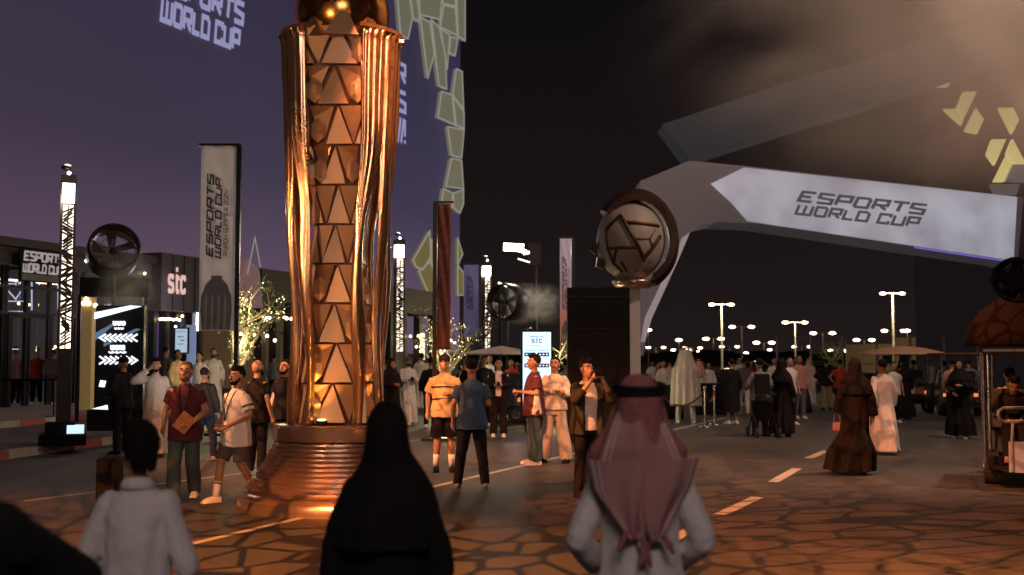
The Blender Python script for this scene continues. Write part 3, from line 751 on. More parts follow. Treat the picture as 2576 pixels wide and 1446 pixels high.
M['sign_letters'] = mat('sign_letters_grey', (0.5, 0.5, 0.52), 0.5, emit=0.24, ecol=(0.8, 0.76, 0.78))
M['neon'] = emis('cool_neon', (0.72, 0.76, 1.0), 0.75)
M['panel_blue'] = emis('bluish_lightbox', (0.42, 0.45, 0.72), 0.55)
M['pink_letters'] = emis('pinkish_letters', (0.95, 0.60, 0.52), 0.80)
M['fascia'] = mat('fascia_panel', (0.055, 0.048, 0.052), 0.45, 0.1, 0.4, 0.8, 0.1, 6)
def uz(px, py): return FW.uv(px, py)
# pavilion A (glass front, far left)
pa = thing('glass_pavilion', FW.pt(0, 0.27), fang, 'dark glass fronted pavilion with the black logotype board at far left', 'building')
L = fl(pa)
uA0, _ = uz(-220, 895); uA1, _ = uz(372, 895)
mb = MB(); wbox(mb, FW, uA0, uA1, FZ - .25, FZ, -10, .35); mb.xf(L).build('roof', M['dark'], pa)
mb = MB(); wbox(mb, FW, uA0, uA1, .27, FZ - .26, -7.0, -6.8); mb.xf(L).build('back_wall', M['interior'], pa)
mb = MB(); wbox(mb, FW, uA0, uA1, 4.55, FZ - .26, -.1, .1); mb.xf(L).build('fascia', M['fascia'], pa)
for i, px in enumerate([-120, -60, 2, 10, 62, 120, 188, 205]):
    u, _ = uz(px, 895); mb = MB(); wbox(mb, FW, u - .05, u + .05, .27, 4.54, -.06, .06); mb.xf(L).build('mullion', M['mullion'], pa)
for z_ in (3.05, 3.85):
    mb = MB(); wbox(mb, FW, uA0, uA1 - 2, z_, z_ + .09, -.05, .075); mb.xf(L).build('transom', M['mullion'], pa)
def lit(name, x0, y0, x1, y1, m, d, parent, loc, wall=FW, th=.05):
    a, za = wall.uv(x0, (y0 + y1) / 2); b, _ = wall.uv(x1, (y0 + y1) / 2); xm = (x0 + x1) / 2
    _, zb = wall.uv(xm, y1); _, zt = wall.uv(xm, y0)
    mb = MB(); wbox(mb, wall, a, b, zb, zt, d, d + th); return mb.xf(loc).build(name, m, parent)
mb = MB(); P_ = [FW.pt(uA1 - .1, .27, -7), FW.pt(uA1 - .1, .27, -.2), FW.pt(uA1, .27, -.2), FW.pt(uA1, .27, -7)]; mb.prism(P_, (0, 0, FZ - .6)); mb.xf(L).build('side_wall', M['interior'], pa)
for i in range(9):
    u = uA0 + 1.5 + (uA1 - uA0 - 3) * i / 9; mb = MB(); wbox(mb, FW, u + .03, u + (uA1 - uA0 - 3) / 9 - .03, .3, 4.5, -.012, 0); mb.xf(L).build('pane', M['clear_glass'], pa)
for x_, y_, e_ in ((-5.0, 37.5, 60), (-2, 36, 0)):
    if e_: light('pavilion_light', 'POINT', FW.pt(1.5, 3.9, -2.5), e_, (1, .8, .75), shadow_soft_size=.4)
light('pavilion_light', 'POINT', FW.pt(7.0, 3.2, 1.6), 90, (.9, .8, 1), shadow_soft_size=.5)
# door frame
for x0, x1, y0, y1 in ((8, 18, 790, 1045), (108, 120, 790, 1040), (18, 108, 790, 800), (60, 64, 800, 1040)):
    lit('door_frame', x0, y0, x1, y1, M['black_metal'], .12, pa, L)
for x0, x1, y0, y1, mm in ((-30, 8, 800, 870, 'panel_blue'), (22, 58, 808, 838, 'panel_blue'), (22, 52, 848, 872, 'panel_blue'), (-60, 6, 655, 668, 'panel_blue'), (66, 82, 808, 900, 'interior'), (124, 150, 880, 905, 'interior_warm')):
    lit('light_panel', x0, y0, x1, y1, M[mm], -2.2, pa, L)
mb = MB()
def seg(mb, wall, pl, w, d, e=.03):
    pts = [wall.uv(x, y) for x, y in pl]
    mb.strip(pts, w, wall.A + wall.N * d, wall.U, (0, 0, 1), wall.N * e)
for pl in ([(0, 785), (12, 785)], [(34, 783), (82, 783)], [(34, 790), (82, 790)], [(36, 722), (40, 713), (60, 713), (68, 705)], [(60, 713), (68, 722)],
           [(34, 757), (82, 757)], [(36, 733), (44, 732), (62, 752), (74, 733)], [(0, 757), (12, 757)], [(0, 712), (8, 706)], [(102, 706), (102, 780)], [(168, 710), (168, 778)],
           [(0, 880), (10, 880)], [(32, 878), (68, 878)]):
    seg(mb, FW, pl, .035, -.35)
mb.xf(L).build('neon_tracery', M['neon'], pa)
u, z_ = uz(112, 785)
# logotype board
Bo = thing('logotype_board', FW.pt(0, 0.27), fang, 'black board with grey two line logotype over the glass pavilion door', 'sign')
lit('board', 18, 632, 137, 712, M['black'], .42, Bo, L)
a, z0 = uz(23, 690); b, z1 = uz(133, 690); _, zt = uz(75, 636); _, zb = uz(75, 690)
mb = MB(); ewc(mb, FW.pt(a, zb, .49), FW.U, (0, 0, 1), zt - zb, FW.N * .03, (b - a) * .93, slant=.1); mb.xf(L).build('lettering', M['sign_letters'], Bo)
lit('weathered_strip', 22, 693, 135, 709, mat('weathered_board', (.12, .12, .125), .7, 0, .5, 3, emit=.02), .48, Bo, L, th=.02)
# small chandeliers / spot lamps seen through the glass
random.seed(5)
def bulbs(pts, wall, d, parent, loc, m='warm_dot', r=.045, name='bulb'):
    for x, y in pts:
        p = wall.hit(x, y) ; mb = MB().ball(p - wall.N * (-d), r, 8, 6); mb.xf(loc).build(name, M[m], parent)
bulbs([(124, 762), (150, 765), (115, 785), (139, 786), (161, 792), (136, 868), (195, 870), (208, 880), (214, 872), (206, 905), (212, 908)], FW, -1.2, pa, L)
rb = random.Random(4)
for k in range(7):
    u_ = uA0 + 2.0 + k * (uA1 - uA0 - 3) / 7; mb = MB(); wbox(mb, FW, u_, u_ + 1.1, 4.35, 4.40, -3.2 - (k % 2) * 1.6, -3.05 - (k % 2) * 1.6); mb.xf(L).build('ceiling_light', M['cool_dot'] if k % 3 else M['warm_dot'], pa)
for k in range(5):
    u_ = uA0 + 3.0 + k * (uA1 - uA0 - 4) / 5; mb = MB(); wbox(mb, FW, u_, u_ + 1.5, .3, 1.15, -4.6, -4.2); mb.xf(L).build('counter', M['fascia'], pa)
# pavilion B: phone company fascia, violet lit glass below
pb = thing('dark_shop_building', FW.pt(0, 0.27), fang, 'dark fascia building with pinkish three letter sign and violet lit glass', 'building'); L2 = fl(pb)
uB0, _ = uz(352, 895); uB1, _ = uz(512, 895)
_, zf = uz(420, 783)
mb = MB(); wbox(mb, FW, uA1 + .02, uB1, zf, FZ + .15, -9, .5); mb.xf(L2).build('fascia', M['fascia'], pb)
for i in range(1, 5):
    u = uA1 + (uB1 - uA1) * i / 5; mb = MB(); wbox(mb, FW, u - .015, u + .015, zf + .02, FZ + .13, .5, .53); mb.xf(L2).build('fascia_joint', M['mullion'], pb)
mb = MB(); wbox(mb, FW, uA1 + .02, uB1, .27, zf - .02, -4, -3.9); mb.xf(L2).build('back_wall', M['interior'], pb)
for x0, x1, y0, y1 in ((386, 412, 790, 920), (416, 436, 790, 800), (418, 440, 812, 925), (462, 484, 800, 900)):
    lit('violet_pane', x0, y0, x1, y1, M['violet_glass'], -.5, pb, L2)
for px in (360, 384, 414, 441, 480, 500):
    u, _ = uz(px, 895); mb = MB(); wbox(mb, FW, u - .1, u + .1, .27, zf - .01, -.2, .1); mb.xf(L2).build('column', M['mullion'], pb)
a, z0 = uz(388, 738); b, _ = uz(436, 738); _, zt = uz(412, 692)
mb = MB(); letters(mb, 'stc', FW.pt(a, z0, .56), FW.U, (0, 0, 1), (zt - z0) / .72, FW.N * .05, .17, 0, b - a, .02)
sg = mb.xf(L2).build('letter_sign', M['pink_letters'], pb)
bulbs([(391, 803), (398, 802), (404, 803), (411, 802), (418, 803), (425, 804), (433, 803), (440, 805), (400, 768), (352, 688), (455, 690), (447, 795), (430, 822)], FW, .2, pb, L2, 'warm_dot', .05)
lit('tall_light_strip', 485, 758, 489, 832, M['cool_dot'], .15, pb, L2)
# gold pillar
gpos = gp(220, 1010, .27); gpos = at(220, 895, 32.5)
gpil = thing('gold_pillar', (gpos.x, gpos.y, .27), 0, 'plain gold square pillar left of the black chevron totem', 'pillar')
mb = MB(); mb.box((0, 0, 1.6), (.33, .33, 3.2)); mb.build('shaft', mat('gold_pillar_paint', (.55, .42, .17), .45, .3, .1, 3, emit=.06, ecol=(.9, .68, .3)), gpil)
mb = MB(); mb.box((0, 0, 3.24), (.42, .42, .08)); mb.build('capital', M['black_metal'], gpil)
for dx, dz in ((-.07, 3.02), (.07, 3.02), (0, 3.14)): MB().ball((dx, -.2, dz), .06, 8, 6).build('bulb', M['warm_dot'], gpil)
# back row buildings (behind banner and trophy)
pc = thing('dark_row_building', FW.pt(0, 0.27), fang, 'low dark building with vertical columns behind the lit tree', 'building'); L3 = fl(pc)
uC0, _ = uz(640, 895); uC1, _ = uz(1092, 895)
mb = MB(); wbox(mb, FW, uC0, uC1, 4.1, FZ + .1, -8, .3); mb.xf(L3).build('fascia', M['fascia'], pc)
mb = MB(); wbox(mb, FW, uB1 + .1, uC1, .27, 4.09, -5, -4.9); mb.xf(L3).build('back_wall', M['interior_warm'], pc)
for px in range(655, 1090, 36):
    u, _ = uz(px, 895); mb = MB(); wbox(mb, FW, u - .16, u + .16, .27, 4.09, -.2, .15); mb.xf(L3).build('column', M['dark'], pc)
mb = MB(); wbox(mb, FW, uC0, uC1, 2.75, 2.83, -.3, -.2); mb.xf(L3).build('transom', M['mullion'], pc)
bulbs([(648, 800), (655, 801), (662, 800), (700, 799), (590, 840), (623, 842), (656, 845), (706, 801), (676, 856), (718, 802), (1040, 845), (1052, 848), (1035, 872), (1078, 890), (1046, 900), (1020, 846),
       (1046, 872), (1046, 884), (994, 850), (1098, 880), (1106, 880), (1122, 856), (1132, 862), (1145, 900)], FW, .3, pc, L3, 'warm_dot', .07)
lit('glowing_doorway', 1042, 838, 1052, 905, emis('doorway_glow', (1, .78, .5), 1.6), .35, pc, L3)
# big pink triangular screen piece behind the banner
tri = thing('angular_pavilion', FW.pt(0, 0.27), fang, 'pale pink angular triangular pavilion panel between banner and tree', 'pavilion'); L4 = fl(tri)
mb = MB(); P = [FW.pt(*FW.uv(x, y), off=.5) for x, y in ((575, 700), (596, 650), (626, 680), (636, 775), (575, 770))]
mb.prism(P, FW.N * -.4); mb.xf(L4).build('panel', mat('pink_panel', (.35, .22, .24), .6, emit=.10, ecol=(.8, .45, .5)), tri)
mb = MB(); seg(mb, FW, [(592, 690), (611, 598), (625, 672)], .05, .55); mb.xf(L4).build('outline', M['panel_edge'], tri)
# ---- ring fan on a dark frame
def mist_fan(loc, R, label, rz=0.3, group='mist blowing ring fans', pole=True, top=True, tilt=0):
    t = thing('mist_fan', loc, rz, label, 'fan', group)
    H_ = 0.0; n = 40
    mb = MB(); vs = []; fs = []
    dp = R * .62
    for rr, yy in ((R, -dp), (R * 1.05, -dp * .7), (R * 1.05, dp * .9), (R, dp), (R * .93, dp), (R * .93, -dp)):
        for k in range(n): vs.append((rr * cos(2 * pi * k / n), yy, rr * sin(2 * pi * k / n)))
    for j in range(6):
        for k in range(n): k2 = (k + 1) % n; j2 = (j + 1) % 6; fs.append((j * n + k, j * n + k2, j2 * n + k2, j2 * n + k))
    mb.add(vs, fs).build('housing_ring', M['black_metal'], t, True)
    MB().ball((0, 0, 0), R * .16, 14, 10).build('hub', M['black_metal'], t, True)
    for k in range(5):
        a = 2 * pi * k / 5 + .3
        mb = MB(); d = Vector((cos(a), 0, sin(a))); q = Vector((-sin(a), 0, cos(a)))
        mb.prism([d * R * .12 - q * .04, d * R * .88 - q * .07 + Vector((0, -.08, 0)), d * R * .88 + q * R * .28 + Vector((0, .08, 0)), d * R * .14 + q * .1], (0, .015, 0)); mb.build('blade', mat_blade, t)
    mb = MB()
    for rr in (.5, .88):
        pts = [(R * rr * cos(2 * pi * k / 24), -.27, R * rr * sin(2 * pi * k / 24)) for k in range(25)]
        mb.tube(pts, .008, 5)
    for k in range(4): a = 2 * pi * k / 4; mb.tube([(R * .1 * cos(a), -.27, R * .1 * sin(a)), (R * cos(a), -.27, R * sin(a))], .008, 5)
    mb.build('grille', M['black_metal'], t)
    t.rotation_euler[0] = radians(tilt)
    if pole:
        mb = MB(); mb.tube([(0, 0, -R), (0, 0, -loc[2] + pole)], .05, 8); mb.build('post', M['black_metal'], t)
    return t
mat_blade = mat('fan_blade', (.06, .05, .05), .6, .2)
c = at(285, 632, 26.0)
mist_fan((c.x, c.y, c.z), .56, 'big ring shaped mist fan above the black chevron totem', .45, pole=.3, tilt=-14)
mb_ = thing('fan_platform', (c.x - .2, c.y + .5, .27), .2, 'dark truss frame carrying the ring fan behind the totem', 'frame')
a_, b_ = at(188, 745, 26.5), at(352, 745, 26.5); zt_ = at(188, 700, 26.5).z
mb = MB(); mb.box((0.1, 0, (a_.z + zt_) / 2 - .27), (b_.x - a_.x, .5, zt_ - a_.z)); mb.build('beam', M['black'], mb_)
for dx in (-.7, .78): MB().box((dx, 0, (a_.z - .27) / 2), (.08, .08, a_.z - .29)).build('leg', M['black_metal'], mb_)
for x, y in ((219, 656), (227, 668), (266, 662), (270, 650), (240, 768), (258, 776), (268, 780), (276, 778)):
    p = at(x, y, 26.0) - Vector((c.x - .2, c.y + .5, .27)); p.rotate(Matrix.Rotation(-.2, 3, 'Z')); MB().ball(p, .05, 8, 6).build('bulb', M['warm_dot'], mb_)
c2 = at(1275, 760, 40.0); mist_fan((c2.x, c2.y, c2.z), .62, 'distant ring mist fan blowing a plume right of the second lamp post', -.5, pole=.01)
c3 = at(2560, 705, 11.5); mist_fan((c3.x, c3.y, c3.z), .22, 'dark mist fan at the right picture edge above the dome canopy', -.6, pole=0)
for o_ in bpy.data.objects:
    if o_.parent and o_.parent.get('label', '').startswith('dark mist fan'): o_.data.materials[0] = M['black']
# ---- black chevron totem
T0 = gp(296, 1084, .27)
to = thing('info_totem', (T0.x, T0.y, .27), .12, 'black info totem with white chevron rows and lit slash at left', 'totem')
Zt = lambda py: at(296, py, T0.y).z - .27
Xt = lambda px: at(px, 895, T0.y).x - T0.x
mb = MB(); mb.box((0, .12, (Zt(768) + Zt(1030)) / 2), (Xt(355) - Xt(237), .24, Zt(768) - Zt(1030))); mb.build('panel', mat('totem_gloss', (.012, .014, .02), .25, 0, .3, 2), to)
mb = MB(); mb.box((0, .2, Zt(1030) / 2), (Xt(372) - Xt(224), .5, Zt(1030) - .01)); mb.build('base', M['black'], to)
def tp(x, y, d=-.01): return Vector((Xt(x), d, Zt(y)))
mb = MB(); mb.prism([tp(238, 786), tp(238, 803), tp(354, 770), tp(325, 768)], (0, -.01, 0)); mb.build('lit_slash', M['white_led'], to)
mb = MB(); mb.prism([tp(240, 838), tp(240, 858), tp(292, 812), tp(285, 812)], (0, -.01, 0)); mb.prism([tp(262, 872), tp(262, 864), tp(340, 826), tp(352, 828)], (0, -.006, 0)); mb.build('blue_slash', emis('blue_slash', (.35, .55, .95), .28), to)
mb = MB(); mb.prism([tp(236, 1028), tp(276, 1030), tp(274, 1018)], (0, -.01, 0)); mb.prism([tp(252, 972), tp(266, 974), tp(270, 958), tp(256, 956)], (0, -.01, 0)); mb.build('lit_mark', M['white_led'], to)
for ch, x0, x1, y0, y1 in (('<', 250, 340, 861, 838), ('>', 250, 340, 918, 894)):
    for k in range(7):
        xa = x0 + (x1 - x0) * k / 7; letters(MB(), ch, (0, 0, 0), (1, 0, 0), (0, 0, 1), 1, (0, -.012, 0))
        mb = MB(); letters(mb, ch, tp(xa, y0), (1, 0, 0), (0, 0, 1), Zt(y1) - Zt(y0), (0, -.012, 0), .18, 0, Xt(x0 + 13) - Xt(x0)); mb.build('chevron', M['white_led'], to)
mb = MB()
for x0, x1, y0, y1 in ((283, 314, 818, 808), (287, 310, 828, 824), (278, 314, 880, 868), (274, 318, 888, 884)):
    pts = []; n = 9
    for i in range(n + 1): pts.append(tp(x0 + (x1 - x0) * i / n, y1 + (1.6 if i % 2 else -1.2)))
    for i in range(n, -1, -1): pts.append(tp(x0 + (x1 - x0) * i / n, y0 + (1.0 if i % 3 else -1.2)))
    mb.prism(pts, (0, -.012, 0))
mb.build('small_script', M['white_led'], to)
# ---- small info screens
def info_screen(px0, px1, py0, Y, zbot, label, rows, bright, rz=0):
    a, b = at(px0, 895, Y), at(px1, 895, Y); zt = at(px0, py0, Y).z; cx = (a.x + b.x) / 2; w = b.x - a.x
    t = thing('info_screen', (cx, Y, 0), rz, label, 'screen')
    MB().box((0, .06, (zt + zbot) / 2), (w + .08, .12, zt - zbot + .08)).build('casing', M['black'], t)
    MB().box((0, -.01, (zt + zbot) / 2), (w, .02, zt - zbot)).build('display', emis('info_display', (.62, .82, 1.0), bright), t)
    MB().box((0, .06, zbot / 2 - .02), (w * .8, .3, max(zbot - .06, .05))).build('foot', M['black'], t)
    ink = mat('ink', (.02, .04, .10), .5); hgt = zt - zbot
    for k, (kind, x, z_, ww, h_) in enumerate(rows):
        mb = MB(); O = Vector((x * w, -.024, zt - z_ * hgt - h_ * hgt))
        if kind == 'txt': letters(mb, 'stc', O, (1, 0, 0), (0, 0, 1), h_ * hgt / .72, (0, -.006, 0), .15, 0, ww * w)
        elif kind == 'line':
            n = 9
            for i in range(n): mb.box(O + Vector((ww * w * (i + .5) / n, -.003, h_ * hgt / 2)), (ww * w / n * random.choice((.5, .7, .8)), .006, h_ * hgt * random.uniform(.6, 1)))
        else:
            mb.box(O + Vector((ww * w / 2, -.003, h_ * hgt / 2)), (ww * w, .006, h_ * hgt))
        o = mb.build('print', ink, t)
        if kind == 'block':
            mb = MB()
            for i in range(3): mb.box(O + Vector((ww * w * (.2 + .3 * i), -.008, h_ * hgt * .5)), (ww * w * .13, .004, h_ * hgt * .35))
            mb.build('icon', M['white_led'], t)
    return t
info_screen(1315, 1386, 835, 27.0, .5, 'bright white info screen with dark print behind the maroon shirt man',
   [('line', -.25, .05, .5, .012), ('txt', -.2, .085, .42, .055), ('line', -.22, .17, .4, .012), ('line', -.42, .225, .34, .012), ('line', .05, .225, .34, .012),
    ('block', -.45, .26, .4, .05), ('block', .03, .26, .4, .05), ('block', -.45, .40, .4, .05), ('block', .03, .40, .4, .05), ('block', -.1, .5, .2, .04)], 1.5, .1)
info_screen(441, 470, 827, 33.0, 1.9, 'small light blue screen by the violet glass near the banner',
   [('line', -.4, .1, .8, .04), ('line', -.3, .3, .5, .07), ('line', -.1, .45, .4, .07), ('line', -.3, .62, .5, .05)], .62, .1)
M['pale_blue'] = emis('pale_blue_panel', (.30, .38, .62), .5)
pp = at(480, 895, 33.2); pt = thing('blue_panel', (pp.x, pp.y, 0), 0, 'plain pale blue glowing panel beside the small screen', 'panel')
MB().box((0, 0, 1.75), (.28, .08, 1.9)).build('face', M['pale_blue'], pt)
# ---- black display back, light pillar and second globe
D0 = at(1505, 895, 24.0)
db = thing('display_back', (D0.x, D0.y, 0), 0, 'tall plain black back of a display standing in the plaza centre', 'display')
w_ = at(1583, 895, 24).x - at(1427, 895, 24).x; h_ = at(1505, 724, 24).z
MB().box((0, 0, h_ / 2 + .02), (w_, .35, h_ - .04)).build('housing', M['black'], db)
for k in range(5): MB().box((0, -.178, .3 + (h_ - .5) * k / 4), (w_ * .96, .012, .012)).build('seam', M['black_metal'], db)
for sx in (-1, 1): MB().box((sx * w_ * .42, 0, .02), (.1, 1.0, .04)).build('foot', M['black_metal'], db)
G0 = at(1594, 895, 27.0)
gs = thing('globe_sculpture', (G0.x, G0.y, 0), 0, 'faceted cream globe with dark copper bands atop a pale pillar', 'sculpture')
zr = at(1594, 722, 27).z; zc = at(1594, 606, 27).z; R_ = (at(1692, 600, 27).x - at(1492, 600, 27).x) / 2
MB().box((0.02, 0, zr / 2), (.26, .26, zr)).build('pillar', mat('pale_pillar', (.5, .47, .46), .5, .1, .1, 2), gs)
MB().box((-.13, -.0, zr / 2), (.02, .27, zr)).build('pillar_glow_strip', emis('pillar_glow_blue', (.25, .32, .8), .35), gs)  # blue light on the pillar's side put in as a glowing strip
MB().loft([(0, 0, zr - .02, .40, .40), (0, 0, zr + .04, .46, .46), (0, 0, zr + .12, .52, .52), (0, 0, zr + .16, .48, .48)], 32).build('base_ring', M['gold_rough'], gs, True)
M['cream'] = mat('cream_globe_panel', (.27, .245, .23), .55, 0, .12, 2)
gcore = MB().ball((-.05, 0, zc), (R_ * .86, R_ * .86, R_ * 1.02), 40, 24).build('globe', M['cream'], gs, True)
def on_globe(a, b, k=1.0):   # a: degrees across from front, b: degrees up
    A, B = radians(a), radians(b); return Vector((-.05 + R_ * .86 * k * cos(B) * sin(A), -R_ * .86 * k * cos(B) * cos(A), zc + R_ * 1.02 * k * sin(B)))
M['copper_band'] = mat('dark_copper_band', (.05, .025, .018), .5, .6, .3, 3)
for P, r_ in (([(-52, 12), (-26, 34), (-16, 22), (8, -14), (18, -30)], .045), ([(-16, 22), (20, 20), (50, 18)], .04), ([(18, -30), (34, -12), (50, 4)], .05),
              ([(-50, -14), (-20, -14), (10, -14)], .035), ([(-44, -38), (-30, -14)], .03), ([(0, -2), (26, -1), (40, 12)], .018), ([(26, -1), (32, -12)], .018),
              ([(-30, -52), (-44, -36), (-52, 12)], .03), ([(-18, -52), (-26, -34)], .025)):
    mb = MB(); pts = []
    for (a, b), (a2, b2) in zip(P, P[1:]):
        for i in range(6): pts.append(on_globe(a + (a2 - a) * i / 6, b + (b2 - b) * i / 6, 1.005))
    pts.append(on_globe(*P[-1], 1.005)); mb.tube(pts, r_, 8); mb.build('band', M['copper_band'], gs)
mb = MB(); mb.prism([on_globe(18, -32, 1.01), on_globe(38, -34, 1.01), on_globe(36, -52, 1.01), on_globe(6, -52, 1.01)], (0, .08, 0)); mb.build('dark_facet', M['copper_band'], gs)
# outer dark hoop round the right side and top
mb = MB(); vs = []; fs = []; n = 30
for i in range(n + 1):
    a = radians(-62 + 205 * i / n)
    for rr, yy in ((1.02, -.42), (1.16, -.15), (1.14, .40), (.96, .40), (.86, -.42)):
        vs.append((.06 + R_ * rr * .93 * cos(a), yy + .06 * sin(3 * a), zc + R_ * rr * 1.12 * sin(a)))
for i in range(n):
    for j in range(5): fs.append((i * 5 + j, i * 5 + (j + 1) % 5, (i + 1) * 5 + (j + 1) % 5, (i + 1) * 5 + j))
fs += [(4, 3, 2, 1, 0), tuple(n * 5 + j for j in range(5))]
mb.add(vs, fs).build('hoop', M['copper_band'], gs)
for a in (-30, -12, 190, 212):
    A = radians(a); cpt = Vector((.0 + R_ * 1.02 * cos(A), .05, zc + R_ * 1.1 * sin(A)))
    mb = MB(); t_ = Vector((-sin(A), 0, cos(A))); n__ = Vector((cos(A), 0, sin(A)))
    mb.prism([cpt - t_ * .16 - n__ * .05, cpt + t_ * .02 + n__ * .10, cpt + t_ * .17 - n__ * .02, cpt - n__ * .12], (0, -.3, 0)); mb.build('shard', M['copper_band'], gs)
mb = MB(); mb.prism([Vector((x, 0, zc + R_ * z_)) for x, z_ in ((-.45, .98), (-.3, 1.18), (-.02, 1.1), (.1, 1.28), (.22, 1.3), (.3, 1.05), (.0, .95))], (0, .3, 0)); mb.build('finial', M['copper_band'], gs)
# ================================================================== BANNERS
def banner(px0, px1, y0, y1, Y, label, fabric, ink, dark_side='r', art=True, ground=0.0, group='tall event banners', slant=0, th=.05, text=True):
    a, b = at(px0, 895, Y), at(px1, 895, Y); zt, zb = at(px0, y0, Y).z, at(px0, y1, Y).z; cx = (a.x + b.x) / 2; w = b.x - a.x
    t = thing('event_banner', (cx, Y, ground), 0, label, 'banner', group); zt -= ground; zb -= ground; hgt = zt - zb
    mb = MB(); nx, nz = 8, 40; vs = []; fs = []
    for j in range(nz + 1):
        for i in range(nx + 1): vs.append((-w / 2 + w * i / nx, .015 * sin(i * 1.3 + j * .4) * (1 if 0 < i < nx else 0), zb + hgt * j / nz))
    for j in range(nz):
        for i in range(nx): q = j * (nx + 1) + i; fs.append((q, q + 1, q + nx + 2, q + nx + 1))
    mb.add(vs, fs); fo = mb.build('fabric', fabric, t, True); md = fo.modifiers.new('s', 'SOLIDIFY'); md.thickness = .01
    sx = 1 if dark_side == 'r' else -1
    if dark_side:
        MB().box((sx * (w / 2 + .05), .02, (zt + .03) / 2), (.09, .09, zt + .03)).build('mast', M['black_metal'], t)
        MB().box((0, .02, zt + .03), (w + .12, .06, .05)).build('top_rail', M['black_metal'], t)
        MB().box((sx * (w / 2 + .05) * .5, .02, .03), (.7, .7, .06)).build('foot', M['black_metal'], t)
    if text:
        # lettering reading upwards: along +Z, letter tops towards -X
        mb = MB(); L_ = hgt * .45
        ewc(mb, Vector((w * .12, -.045, zb + hgt * .385)), (0, 0, 1), (-1, 0, 0), w * .43, (0, -.006, 0), L_, slant=.25); mb.build('lettering', ink, t)
        if art:
            mb = MB(); letters(mb, 'RIYADH SUMMER 2024', Vector((w * .30, -.045, zb + hgt * .40)), (0, 0, 1), (-1, 0, 0), w * .12, (0, -.006, 0), .14, .1, hgt * .36); tag(mb.build('small_lettering', ink, t), kind='stuff')
    if art:   # printed plain dark round-headed vessel
        pr = mat('printed_art', (.06, .055, .055), .5, 0, .6, 7); hb = hgt * .29
        P = [(-.40, 0), (-.44, .35), (-.42, .62), (-.30, .84), (-.14, .95), (-.16, 1.0), (.16, 1.0), (.14, .95), (.30, .84), (.42, .62), (.44, .35), (.40, 0)]
        mb = MB(); mb.prism([Vector((x * w, -.036, zb + .02 + y * hb)) for x, y in P], (0, -.004, 0)); ao = mb.build('printed_art', pr, t)
        pr2 = mat('printed_art_light', (.13, .115, .11), .5, 0, .6, 7)
        for k in range(4):
            mb = MB(); x0 = (-.34 + .18 * k) * w; mb.prism([Vector((x0, -.042, zb + .03)), Vector((x0 + .07 * w, -.042, zb + .03)), Vector((x0 + .09 * w, -.042, zb + hb * .62)), Vector((x0 + .02 * w, -.042, zb + hb * .7))], (0, -.003, 0)); mb.build('printed_stripe', pr2, ao)
    return t
ink = mat('banner_ink', (.022, .018, .022), .6)
M['banner_white'] = mat('banner_white', (.60, .58, .58), .75, 0, .08, 2, .2, 8)
M['banner_red'] = mat('banner_dark_red', (.16, .045, .03), .7, 0, .8, 9, .2, 8)
M['banner_violet'] = mat('banner_violet', (.20, .19, .42), .7, 0, .15, 2, emit=.10, ecol=(.25, .22, .55))
def grad_banner():
    m, n, l, b = _bs('banner_warm_light_gradient'); tc = n.new('ShaderNodeTexCoord'); sp = n.new('ShaderNodeSeparateXYZ'); l.new(tc.outputs['Generated'], sp.inputs[0])
    r = n.new('ShaderNodeValToRGB'); e = r.color_ramp.elements; e[0].position = .3; e[0].color = (.40, .14, .12, 1); e[1].position = .75; e[1].color = (.50, .42, .58, 1)
    l.new(sp.outputs['Z'], r.inputs[0]); l.new(r.outputs[0], b.inputs['Base Color']); b.inputs['Roughness'].default_value = .7
    l.new(r.outputs[0], b.inputs['Emission Color']); b.inputs['Emission Strength'].default_value = .22; return m   # orange light on the lower cloth painted in, with an added glow
banner(498, 588, 367, 832, 24.0, 'tall white banner with black two line lettering on dark mast', M['banner_white'], ink, 'r', ground=.14)
banner(1099, 1133, 512, 880, 24.5, 'narrow dark red patterned banner in front of the lit tree', M['banner_red'], ink, 'l', art=False, text=False)
banner(1166, 1204, 666, 850, 41.0, 'violet banner between the two central lamp posts', M['banner_violet'], mat('violet_ink', (.03, .03, .08), .6), 'r', art=False)
banner(1409, 1438, 600, 895, 30.0, 'slim lilac banner, warm light painted into its lower part, left of the black display back', grad_banner(), mat('ink_dim', (.05, .02, .03), .6), 'r')
light('banner_wash', 'SPOT', (-4.0, 17.5, .6), 330, (1, .9, .88), at(545, 560, 24), spot_size=radians(70), spot_blend=.6, shadow_soft_size=.2)
# ================================================================== FLOODLIGHT MAST
fm = at(1345, 895, 46.0); ft = thing('floodlight_mast', (fm.x, fm.y, 0), 0, 'dark mast carrying bright tilted floodlights over the plaza centre', 'floodlight')
MB().tube([(0, 0, 0), (0, 0, 6.3)], [.13, .09], 10).build('mast', M['black_metal'], ft)
MB().box((0, 0, 5.9), (.5, .5, .9)).build('cabinet', M['black_metal'], ft)
for (x0, y0), w_, h_, an, mm in (((1292, 622), .80, .30, -.05, 'flood'), ((1312, 630), .38, .14, -.25, 'flood'), ((1324, 636), .26, .12, .2, 'flood2'), ((1318, 655), .5, .05, -.3, 'flood2')):
    M.setdefault('flood', emis('flood_lens', (1, .86, .66), 22)); M.setdefault('flood2', emis('flood_lens_dim', (1, .85, .7), 3.5))
    p = at(x0, y0, 45.6) - Vector(ft.location); hd = MB().box(p + Vector((0, .14, 0)), (w_ + .05, .2, h_ + .05), 0, 0, -an).build('lamp_head', M['black_metal'], ft); MB().box(p + Vector((0, 0.02, 0)), (w_, .03, h_), 0, 0, -an).build('lens', M[mm], hd)
mb = MB(); p = at(1292, 622, 45.6) - Vector(ft.location); mb.tube([(0, 0, p.z), (p.x, .2, p.z)], .04, 8); mb.build('cross_arm', M['black_metal'], ft)
